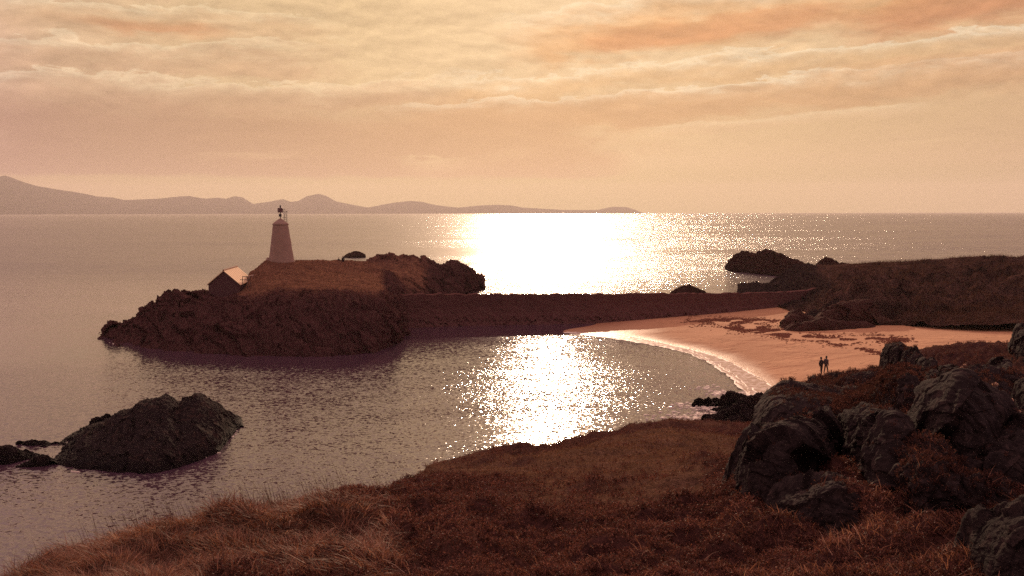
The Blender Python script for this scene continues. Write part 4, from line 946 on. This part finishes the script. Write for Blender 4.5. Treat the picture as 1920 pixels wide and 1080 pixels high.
# ------------------------------------------------------------------ boulders
ICO = {}
def ico(level):
    if level not in ICO:
        bm = bmesh.new(); bmesh.ops.create_icosphere(bm, subdivisions=level, radius=1); bm.verts.ensure_lookup_table()
        ICO[level] = (np.array([v.co[:] for v in bm.verts]), np.array([[v.index for v in f.verts] for f in bm.faces])); bm.free()
    return ICO[level]
def boulder(label, box_, Y, seed, dr=.8, tilt=0.0, lv=6, sharp=.5, mossy=.3, group=None, sink=.12):
    x0, y0, x1, y1 = box_; c = P((x0 + x1) / 2, (y0 + y1) / 2, Y)
    w = (x1 - x0) / 2 * Y / FPX; hgt = (y1 - y0) / 2 * Y / FPX
    V, F = ico(lv); V = V.copy()
    p = V * 1.0 + seed * 3.7
    # squarer than a ball: superellipsoid, then planes knocked off it
    e = 2.7; nr = (np.abs(V) ** e).sum(1) ** (-1 / e); V = V * nr[:, None]
    rr = 1 + .20 * fbm(p * .9, 3) + sharp * .30 * facet(p * 1.25) + sharp * .10 * facet(p * 3.1)
    V = V * rr[:, None]
    Sx = np.array([w, w * dr, hgt]) * 1.0
    V = V / np.abs(V).max(0) * Sx
    ca, sa = math.cos(tilt), math.sin(tilt)
    V = np.stack([V[:, 0] * ca - V[:, 2] * sa * .6, V[:, 1], V[:, 2] * ca + V[:, 0] * sa * .6], -1)
    nm = V / (np.linalg.norm(V, axis=1, keepdims=True) + 1e-9)
    sc = max(w, hgt); det = fbm((V + seed) / .35, 4, ridged=True) * .045 + crag(V + seed, .42) * .16 * sharp + mossy * (fbm((V + seed) / .14, 3) * .05 + np.abs(perlin((V + seed) / .22)) * .07)
    V = V + nm * det[:, None] * min(1, sc)
    c = c + np.array([0, w * dr * .5, 0])
    o = mesh_np('boulder', V, F, M['rock_near'], smooth=True); o.location = c
    return tag(o, label, 'boulder', group)
PXH, PYH = pix(A_h[14:-22, ::5]); YH = A_h[14:-22, ::5, 1]; PXH, PYH, YH = PXH.ravel(), PYH.ravel(), YH.ravel()
def terrain_y(px, py):
    out = []
    for a, b in zip(px, py):
        d = np.hypot(PXH - a, (PYH - b) * 1.6); i = np.argsort(d)[:6]; out.append(YH[i].mean())
    return np.array(out)
ROCKS = []
def outcrop(label, outline, base, Y, depth, n=220, s=.8, amp=.5, seed=0, moss=.5, group=None, rnd=1.0, fixed=False):
    oo, ob = np.array(outline, float), np.array(base, float)
    pxs = np.linspace(oo[0, 0], oo[-1, 0], 70); tt = np.linspace(0, 1, 70); dom = np.clip(1 - np.abs(2 * tt - 1) ** 3, 0, 1) ** .5 * .9 + .1
    oy = np.interp(pxs, oo[:, 0], oo[:, 1]); by = np.maximum(np.interp(pxs, ob[:, 0], ob[:, 1]), oy + 2)
    if fixed: Yt = np.full(70, float(Y))
    else: Yt = terrain_y(pxs, by); kk = np.polyfit(tt, Yt, 2); Yt = np.polyval(kk, tt)
    Y0 = Yt.mean(); depth = depth * Y0 / Y * 1.15; s = s * max(.6, Y0 / Y)
    Yf = Yt - .05 * depth + depth * .45 * (1 - dom); d = depth * dom; hz = lambda y, Yy: CAMZ - (y - HORIZ) * Yy / FPX
    zc = hz(oy, Yf + d * .62); zb = hz(by, Yf)
    r = [row(np.c_[pxs, zb - .7, Yf - .1], n, 'z'), row(np.c_[pxs, by, Yf], n),
         row(np.c_[pxs, by - (by - oy) * .40, Yf + d * .05], n), row(np.c_[pxs, by - (by - oy) * .78, Yf + d * .18], n),
         row(np.c_[pxs, by - (by - oy) * .95, Yf + d * .36], n),
         row(np.c_[pxs, oy, Yf + d * .62], n), row(np.c_[pxs, zc - .22 * (zc - zb), Yf + d * .9], n, 'z'), row(np.c_[pxs, zb - .8, Yf + d * 1.1], n, 'z')]
    q = max(6, n // 12)
    A, _ = loft(r, [q // 2, q * 2, q * 2, q * 2, q * 2, q, q])
    N = gnormal(A); N[..., 1] -= .25 * (N[..., 2] < .5); end = np.sqrt(np.clip(1 - (2 * np.linspace(0, 1, n) - 1) ** 2, 0, 1))[None] ** .5
    f = facet(A / (s * 1.7) + seed) * s * .50 + facet(A / (s * .8) + seed) * s * .16 + crag(A, s * .42, seed) * .30 + fbm(A / s + seed, 4) * .16 * s
    crk = np.clip(.10 - np.abs(perlin(A / (s * .9) * np.array([1, 1, .35]) + seed * 3.1)), 0, 1) * -.7 * s
    k = f * amp + crk * .6 + moss * (fbm(A / .30 + seed, 4) * .07 + np.abs(perlin(A / .22)) * .04 + fbm(A / .08, 2) * .02)
    A = A + N * (k * (.3 + .7 * end))[..., None]; ROCKS.append((A, moss))
    c = np.array([A[..., 0].mean(), A[..., 1].mean(), zb.mean()])
    o = mesh_np('boulder', A - c, grid_faces(*A.shape[:2]), M['rock_far' if fixed else 'rock_near'], smooth=True); o.location = c
    return tag(o, label, 'boulder', group)
outcrop('huge rounded boulder standing at the edge of the lawn', [(1346, 968), (1362, 930), (1378, 892), (1395, 855), (1408, 832), (1435, 812), (1470, 797), (1500, 787), (1526, 780), (1540, 785), (1552, 797), (1566, 812), (1580, 824), (1590, 850), (1599, 900)], [(1346, 969), (1400, 978), (1460, 974), (1520, 955), (1560, 938), (1599, 918)], 20.5, 3.4, 300, 1.0, .55, 1, .45)
outcrop('smooth sloping slab rising behind the huge rounded boulder', [(1398, 862), (1410, 826), (1424, 792), (1436, 768), (1448, 750), (1465, 739), (1490, 736), (1530, 738), (1570, 742), (1610, 742), (1650, 752), (1680, 780)], [(1398, 865), (1430, 862), (1500, 845), (1560, 845), (1680, 845)], 33, 7, 260, 1.5, .35, 2, .6)
outcrop('mossy upright boulder between the huge rounded one and the dark hollow', [(1540, 915), (1556, 870), (1572, 828), (1588, 796), (1604, 776), (1625, 764), (1650, 764), (1680, 774), (1700, 798), (1712, 838), (1722, 885)], [(1540, 932), (1640, 945), (1722, 915)], 23.5, 3.4, 240, 1.0, .55, 3, .9)
outcrop('big dark flat-faced boulder above the heather', [(1668, 888), (1686, 846), (1708, 806), (1736, 765), (1752, 742), (1775, 730), (1788, 716), (1800, 708), (1815, 712), (1830, 728), (1850, 736), (1885, 748), (1905, 775), (1925, 800), (1945, 850)], [(1668, 900), (1780, 915), (1850, 900), (1945, 880)], 24.5, 4.2, 280, 1.4, .5, 4, .25)
outcrop('cube-like stone on top of the ridge beside a smaller block', [(1719, 722), (1721, 682), (1724, 674), (1734, 672), (1739, 680), (1746, 674), (1756, 678), (1758, 722)], [(1719, 735), (1758, 735)], 33.5, 1.2, 120, .5, .5, 5, .3)
outcrop('squat block next to the cube-like stone', [(1756, 716), (1758, 692), (1765, 685), (1798, 686), (1803, 694), (1806, 720)], [(1756, 732), (1806, 732)], 32.5, 1.2, 120, .5, .5, 6, .3)
outcrop('tall dark stone leaning above the big dark boulder', [(1836, 765), (1844, 705), (1850, 682), (1862, 672), (1878, 670), (1893, 680), (1904, 698), (1912, 765)], [(1836, 780), (1912, 780)], 28, 2.2, 160, .8, .5, 7, .2)
outcrop('craggy boulder by the picture edge under the flower stems', [(1792, 885), (1803, 864), (1828, 846), (1850, 836), (1880, 820), (1920, 803), (1960, 795), (2010, 830)], [(1792, 890), (1830, 915), (1900, 925), (2010, 915)], 16.8, 2.4, 240, .9, .55, 8, .6)
outcrop('rough grey boulder in the lowest corner of the picture', [(1812, 1045), (1822, 1008), (1842, 988), (1878, 972), (1920, 962), (1970, 955), (2040, 1000)], [(1812, 1050), (1860, 1110), (2040, 1110)], 9.4, 1.4, 260, .6, .5, 9, .5)
outcrop('low stone sunk in heather at the foot of the huge rounded boulder', [(1446, 965), (1462, 944), (1490, 930), (1530, 914), (1570, 906), (1610, 914), (1632, 940)], [(1446, 975), (1500, 1000), (1632, 975)], 15.2, 1.8, 200, .6, .45, 10, 1.2)
outcrop('heather-clad rocky mound in front of the big dark boulder', [(1582, 912), (1600, 872), (1640, 852), (1690, 846), (1740, 852), (1790, 872), (1835, 905)], [(1582, 932), (1700, 955), (1835, 930)], 14, 1.8, 260, .8, .35, 31, 2.4)
outcrop('mossy shelf of rock filling the gap behind the mossy upright boulder', [(1515, 835), (1545, 790), (1580, 765), (1620, 748), (1670, 735), (1712, 724), (1738, 750), (1755, 800)], [(1515, 850), (1640, 860), (1755, 840)], 28, 3.5, 260, 1.0, .4, 32, 2.2)
outcrop('grassy rock shoulder between the craggy boulder and the heather-clad mound', [(1740, 925), (1765, 900), (1800, 888), (1840, 896), (1880, 915), (1900, 940)], [(1740, 945), (1820, 960), (1900, 950)], 13, 1.4, 200, .6, .35, 33, 2.4)
outcrop('long low rocky ridge linking the squat block and the leaning stone', [(1680, 745), (1705, 722), (1740, 708), (1775, 703), (1815, 700), (1860, 706), (1910, 714), (1975, 735)], [(1680, 765), (1800, 790), (1975, 780)], 30, 3.0, 280, .9, .5, 41, 1.6)
outcrop('dark bushy-looking rock at the crest where the sand begins', [(1650, 700), (1656, 662), (1668, 649), (1690, 648), (1700, 655), (1716, 652), (1726, 665), (1735, 700)], [(1650, 710), (1735, 715)], 38.5, 2.2, 150, .6, .6, 11, 1.4)
outcrop('dark rock at the picture edge above the crest', [(1898, 650), (1905, 628), (1915, 618), (1930, 614), (1960, 620), (1990, 650)], [(1898, 675), (1990, 680)], 35, 2.4, 120, .7, .6, 12, .8)
outcrop('dark upright rock at the picture edge below the crest', [(1897, 800), (1902, 730), (1908, 712), (1930, 706), (1970, 720), (2010, 800)], [(1897, 830), (2010, 830)], 23.8, 2, 150, .8, .5, 13, .2)
outcrop('low mossy hump below the walking couple', [(1462, 768), (1478, 750), (1500, 731), (1528, 718), (1560, 712), (1600, 706), (1640, 699), (1675, 706), (1700, 735)], [(1462, 775), (1500, 800), (1600, 800), (1700, 780)], 39, 4.5, 260, .9, .35, 15, 2.2)
outcrop('broad mossy hump at the ridge between slab and cube-like stone', [(1590, 790), (1605, 752), (1630, 732), (1660, 716), (1690, 702), (1715, 705), (1735, 740), (1745, 780)], [(1590, 810), (1745, 800)], 35, 3.5, 200, .8, .4, 16, 2.0)
outcrop('pointed rock on the sand beside the end of the sea wall', [(1464, 605), (1472, 594), (1480, 586), (1489, 582), (1499, 584), (1510, 591), (1520, 594), (1535, 600), (1547, 607)], [(1464, 607), (1478, 614), (1505, 614), (1547, 612)], 143, 5, 150, 2.2, .6, 21, .3, None, 1, True)
outcrop('low sprawling rock lying out on the sand in front of the pointed rock', [(1468, 622), (1484, 613), (1508, 604), (1540, 598), (1570, 601), (1600, 605), (1625, 606), (1642, 613)], [(1468, 625), (1530, 630), (1600, 621), (1642, 615)], 138, 5, 190, 2.0, .6, 22, .3, None, 1, True)
outcrop('tall rounded rock where the dune headland meets the sand', [(1528, 602), (1545, 581), (1560, 573), (1580, 566), (1605, 560), (1625, 560), (1642, 567), (1656, 585), (1668, 602)], [(1528, 612), (1600, 617), (1668, 606)], 142, 6, 200, 2.6, .55, 23, .5, None, 1, True)
# ------------------------------------------------------------------ ground plants
def pick(A, wfun, n):
    a, b, c, d = A[:-1, :-1], A[:-1, 1:], A[1:, 1:], A[1:, :-1]
    area = np.linalg.norm(np.cross(c - a, d - b), axis=-1) * .5; ctr = (a + c) / 2
    w = (area * wfun).ravel(); w = np.clip(w, 0, None); w /= w.sum()
    i = rs_.choice(len(w), n, p=w); u, v = rs_.rand(n, 1), rs_.rand(n, 1)
    f = lambda t: t.reshape(-1, 3)[i]
    return f(a) * (1 - u) * (1 - v) + f(b) * u * (1 - v) + f(c) * u * v + f(d) * (1 - u) * v, i
def cell(x): return (x[:-1, :-1] + x[1:, 1:]) / 2
def blades(name, pos, hgt, wid, dirx, diry, curl, m, label, cat):
    n = len(pos); L = 4; t = np.linspace(0, 1, L)
    az = rs_.uniform(0, 2 * np.pi, n); sx, sy = np.cos(az), np.sin(az)
    V = []
    for k in t:
        cx = pos[:, 0] + dirx * hgt * (k ** 1.6) ; cy = pos[:, 1] + diry * hgt * (k ** 1.6); cz = pos[:, 2] - .02 + hgt * (k - curl * k ** 2.4)
        ww = wid * (1 - k) ** .7 * .5
        if k < 1: V.append(np.stack([cx - sx * ww, cy - sy * ww, cz], -1)); V.append(np.stack([cx + sx * ww, cy + sy * ww, cz], -1))
        else: V.append(np.stack([cx, cy, cz], -1))
    V = np.stack(V, 1).reshape(-1, 3); nv = 2 * (L - 1) + 1
    q = [(0, 1, 3, 2), (2, 3, 5, 4)]; tr = [(4, 5, 6)]
    b = (np.arange(n) * nv)[:, None]
    F1 = np.concatenate([b + np.array(x)[None] for x in q]); F2 = b + np.array(tr[0])[None]
    o = mesh_np(name, V, [F1, F2], m, smooth=False)
    return tag(o, label, cat, kind='stuff') if label else o
Yc = cell(A_h[..., 1]); pxc, pyc = pix(cell(A_h) if False else (A_h[:-1, :-1] + A_h[1:, 1:]) / 2)
vis = (Yc > 5) & (pxc > -60) & (pxc < 2010) & (pyc < 1140)
lod = vis / np.clip(Yc, 5, 60) ** 1.6
hc, lc, tc, rc = cell(h_h), cell(lawn_h), cell(tus_h), cell(r_h)
soft = 1 - sm(rc, .3, .55)
def wind(p, s=1.0):
    a = 5.0 * perlin(p / 1.1) + 2.5 * perlin(p / .45 + 3) + .35; return -np.cos(a) * s, np.sin(a) * .8 * s
# long dry grass on the bank
w = lod * tc * sm(Yc, 5, 7) * soft
p, _ = pick(A_h, w, 60000)
clump = np.clip(.5 + 1.1 * perlin(p * np.array([1.3, 1.3, 0])), .15, 1)
hgt = rs_.uniform(.14, .36, len(p)) * (.55 + .6 * clump); dx, dy = wind(p, rs_.uniform(.4, 1.4, len(p)))
sg = np.where(rs_.rand(len(p)) < .85, 1, -1); dx = dx * sg
hgt *= 1 + .0 * hgt
blades('dry_grass', p, hgt, rs_.uniform(.006, .014, len(p)) * np.clip(p[:, 1] / 12, .8, 1.6), dx + rs_.normal(0, .25, len(p)), dy + rs_.normal(0, .35, len(p)), rs_.uniform(.25, .85, len(p)), M['dry_grass'], 'long dry wind-flattened grass covering the bank above the water', 'grass')
# taller stalks along its top
top = lod * tc * sm(Yc, 12.5, 14) ; p, _ = pick(A_h, top, 900)
hgt = rs_.uniform(.35, .75, len(p)); blades('seed_stalks', p, hgt, np.full(len(p), .009), -rs_.uniform(.05, .5, len(p)), rs_.normal(0, .1, len(p)), rs_.uniform(0, .15, len(p)), M['marram'], 'thin upright stalks along the top of the grassy bank', 'grass')
# short turf on the lawn
p, _ = pick(A_h, lod * (lc + .25 * (1 - hc)) * soft, 60000)
hgt = rs_.uniform(.025, .075, len(p)) * np.clip(p[:, 1] / 18, .8, 1.8); blades('turf', p, hgt, rs_.uniform(.007, .014, len(p)) * np.clip(p[:, 1] / 14, .8, 2.2), rs_.normal(0, .7, len(p)), rs_.normal(0, .5, len(p)), rs_.uniform(.1, .5, len(p)), M['green_grass'], 'short olive turf of the lawn ledge', 'grass')
# grass among the heather
gm = (.15 + sm(pxc, 1250, 1500) * sm(pyc, 900, 960)) * sm(pyc, 880, 950) * (1 - tc) * (fbm((A_h[:-1, :-1]) / 1.2 + 3, 2) > -.05)
p, _ = pick(A_h, lod * gm * soft, 8000)
hgt = rs_.uniform(.06, .20, len(p)); blades('tussock_grass', p, hgt, rs_.uniform(.005, .011, len(p)), rs_.normal(-.1, .55, len(p)), rs_.normal(0, .4, len(p)), rs_.uniform(.1, .6, len(p)), M['dry_grass'], 'straw-coloured grass growing through the heather', 'grass')
# heather sprigs
def sprigs(name, pos, size, m, label, cat):
    protos = []
    for _ in range(8):
        Vp = []
        nst = 5
        for s in range(nst):
            a = rs_.uniform(0, 6.28); ln = rs_.uniform(.2, .8); ex, ey = math.cos(a) * ln, math.sin(a) * ln
            for l in range(6):
                f = .35 + .65 * (l + rs_.rand()) / 6; c = np.array([ex * f, ey * f, f * (1 - .3 * ln) + .0]); d = rs_.normal(size=3); d[2] = abs(d[2]) * .8 + .2; d /= np.linalg.norm(d); e = np.cross(d, rs_.normal(size=3)); e /= np.linalg.norm(e); z = .16 * rs_.uniform(.6, 1.3)
                Vp += [c - e * z * .45, c + e * z * .45, c + d * z * 1.3]
        protos.append(np.array(Vp))
    k = rs_.randint(0, 8, len(pos)); a = rs_.uniform(0, 6.28, len(pos)); Vs = []
    for j in range(8):
        i = np.where(k == j)[0]; Pm = protos[j]; ca, sa = np.cos(a[i])[:, None], np.sin(a[i])[:, None]
        X = Pm[None, :, 0] * ca - Pm[None, :, 1] * sa; Y = Pm[None, :, 0] * sa + Pm[None, :, 1] * ca; Z = np.repeat(Pm[None, :, 2], len(i), 0)
        Vs.append((np.stack([X, Y, Z], -1) * size[i][:, None, None] + pos[i][:, None, :] - np.array([0, 0, .02])).reshape(-1, 3))
    V = np.concatenate(Vs); F = np.arange(len(V)).reshape(-1, 3)
    o = mesh_np(name, V, F, m); return tag(o, label, cat, kind='stuff')
p, _ = pick(A_h, lod * np.clip(hc + .12, 0, 1) * soft, 44000)
sprigs('heather', p, rs_.uniform(.055, .12, len(p)) * np.clip(p[:, 1] / 12, .75, 1.35), M['heather'], 'low rusty-red heather carpeting the slope round the boulders', 'heather')
# heather and moss cushions lodged on the rocks
rp = []
for Ar, mo in ROCKS:
    nz = cell(gnormal(Ar)[..., 2]); cl = fbm(Ar[:-1, :-1] / .7, 3)
    wr = (sm(nz, .72, .92) if mo < 2 else sm(nz, .15, .5)) * sm(cl, -.05 - .15 * mo, .15) * (Ar[:-1, :-1, 1] < 46)
    ar = np.linalg.norm(np.cross(Ar[1:, 1:] - Ar[:-1, :-1], Ar[1:, :-1] - Ar[:-1, 1:]), axis=-1).ravel() @ wr.ravel() * .5
    nn_ = int(np.clip(ar * 130 * (.35 + min(mo, 1.5) * (1 if mo < 2 else 2)), 0, 2600 if mo < 2 else 5500))
    if nn_ > 20: rp.append(pick(Ar, wr, nn_)[0])
rp = np.concatenate(rp); sprigs('rock_heather', rp, rs_.uniform(.04, .11, len(rp)) * np.clip(rp[:, 1] / 14, .8, 1.25), M['rock_heather'], 'heather and moss lodged in the hollows of the boulders', 'heather')
g_ = rp[rs_.rand(len(rp)) < .12]; blades('rock_grass', g_, rs_.uniform(.06, .2, len(g_)), rs_.uniform(.006, .012, len(g_)), rs_.normal(0, .5, len(g_)), rs_.normal(0, .5, len(g_)), rs_.uniform(.1, .6, len(g_)), M['dry_grass'], 'dry grass tufts growing out of the boulder cracks', 'grass')
# marram on the dunes
Yd = cell(A_dune[..., 1]); rd = cell(np.zeros(A_dune.shape[:2]))
from_r = 1.0
dpx, dpy = pix((A_dune[:-1, :-1] + A_dune[1:, 1:]) / 2)
low = 2.2 * (Yd < 146) * (dpx > 1660)
wd = low + (dpx > 1560) * (dpx < 1990) * (Yd < 206) * (.25 + (perlin(A_dune[:-1, :-1] / 6) > -.1)) + .25 * (dpx > 1480) * (Yd > 165) * (Yd < 206)
p, _ = pick(A_dune, wd * 1.0, 52000)
hgt = rs_.uniform(.35, .95, len(p)); blades('marram_grass', p, hgt, rs_.uniform(.02, .05, len(p)), rs_.normal(.15, .3, len(p)), rs_.normal(0, .3, len(p)), rs_.uniform(.05, .4, len(p)), M['marram'], 'marram grass tufts over the dune headland', 'grass')
# rough grass on the island
ri = cell(A_island[..., 2]); ipx, ipy = pix((A_island[:-1, :-1] + A_island[1:, 1:]) / 2); Yi = cell(A_island[..., 1])
wi = (ipx > 430) * (ipx < 745) * (ipy < 562) * (ri > 5.5)
p, _ = pick(A_island, wi * 1.0, 26000)
hgt = rs_.uniform(.08, .24, len(p)); blades('island_grass', p, hgt, rs_.uniform(.02, .05, len(p)), rs_.normal(.1, .5, len(p)), rs_.normal(0, .5, len(p)), rs_.uniform(.1, .5, len(p)), M['marram'], 'rough grass over the top of the island', 'grass')
# dead flower heads among the boulders
def flower(px, py, Y, n, root, label):
    b = P(px, py, Y); h = (root - py) * Y / FPX; o = empty('dry_flower', (b[0], b[1], b[2] - h)); tag(o, label, 'flower', 'dry flower heads by the boulders')
    rr = np.random.RandomState(int(px))
    for k in range(n):
        x, y, z = rr.normal(0, .045) * (k > 0), rr.normal(0, .04), h - abs(rr.normal(0, .05)) * (k > 0) - .05 * k * .4
        bm = bmesh.new(); tube(bm, (0, 0, -.5), (x * .5, y * .5, z * .6), .006, .005, 6); tube(bm, (x * .5, y * .5, z * .6), (x, y, z), .005, .003, 6); bm_obj('stem', bm, M['marram'], o)
        bm = bmesh.new()
        for j in range(26):
            d = Vector(rr.normal(size=3)); d.z = abs(d.z) * .7; d.normalize(); e = d.orthogonal().normalized(); s = .034
            q = Matrix.Rotation(rr.uniform(0, 6), 3, d) @ e; c = Vector((x, y, z)) + d * .012
            bm.faces.new([bm.verts.new(c - q * s * .35), bm.verts.new(c + q * s * .35), bm.verts.new(c + d * s * 1.0 + q * s * .2), bm.verts.new(c + d * s - q * s * .2)])
        bm_obj('seed_head', bm, M['bract'], o)
flower(1863, 722, 12.4, 4, 850, 'cluster of four pale dry flower heads against the big dark boulder')
flower(1909, 775, 12.2, 5, 840, 'tallest clump of five dry flower heads near the picture edge')
flower(1893, 751, 12.3, 1, 845, 'single dry flower head between the two larger clumps')
flower(1863, 797, 12.0, 2, 850, 'pair of dry flower heads just above the craggy boulder')
flower(1806, 684, 27, 2, 715, 'pale flower heads on the ridge beside the squat block')
flower(1838, 705, 24, 1, 730, 'lone pale flower head at the foot of the leaning stone')
flower(1689, 673, 36, 1, 690, 'lone pale flower head in front of the dark crest rock')
flower(1777, 835, 13.2, 1, 890, 'lone flower head low in the dark hollow')
# ------------------------------------------------------------------ air
def haze():
    bm = bmesh.new(); box(bm, -25900, 25900, -25900, 25900, -4.5, 720)
    m = bpy.data.materials.new('haze_air'); m.use_nodes = True; t = NT(m.node_tree); t.n.clear(); o = t.new('ShaderNodeOutputMaterial')
    v = t.new('ShaderNodeVolumePrincipled'); v.inputs['Color'].default_value = (.95, .90, .80, 1); v.inputs['Density'].default_value = HAZE; v.inputs['Anisotropy'].default_value = .35
    t.l.new(v.outputs[0], o.inputs['Volume'])
    tag(bm_obj('haze', bm, m), 'thin warm sea haze', 'haze', kind='stuff')
HAZE = 3.8e-5
haze()
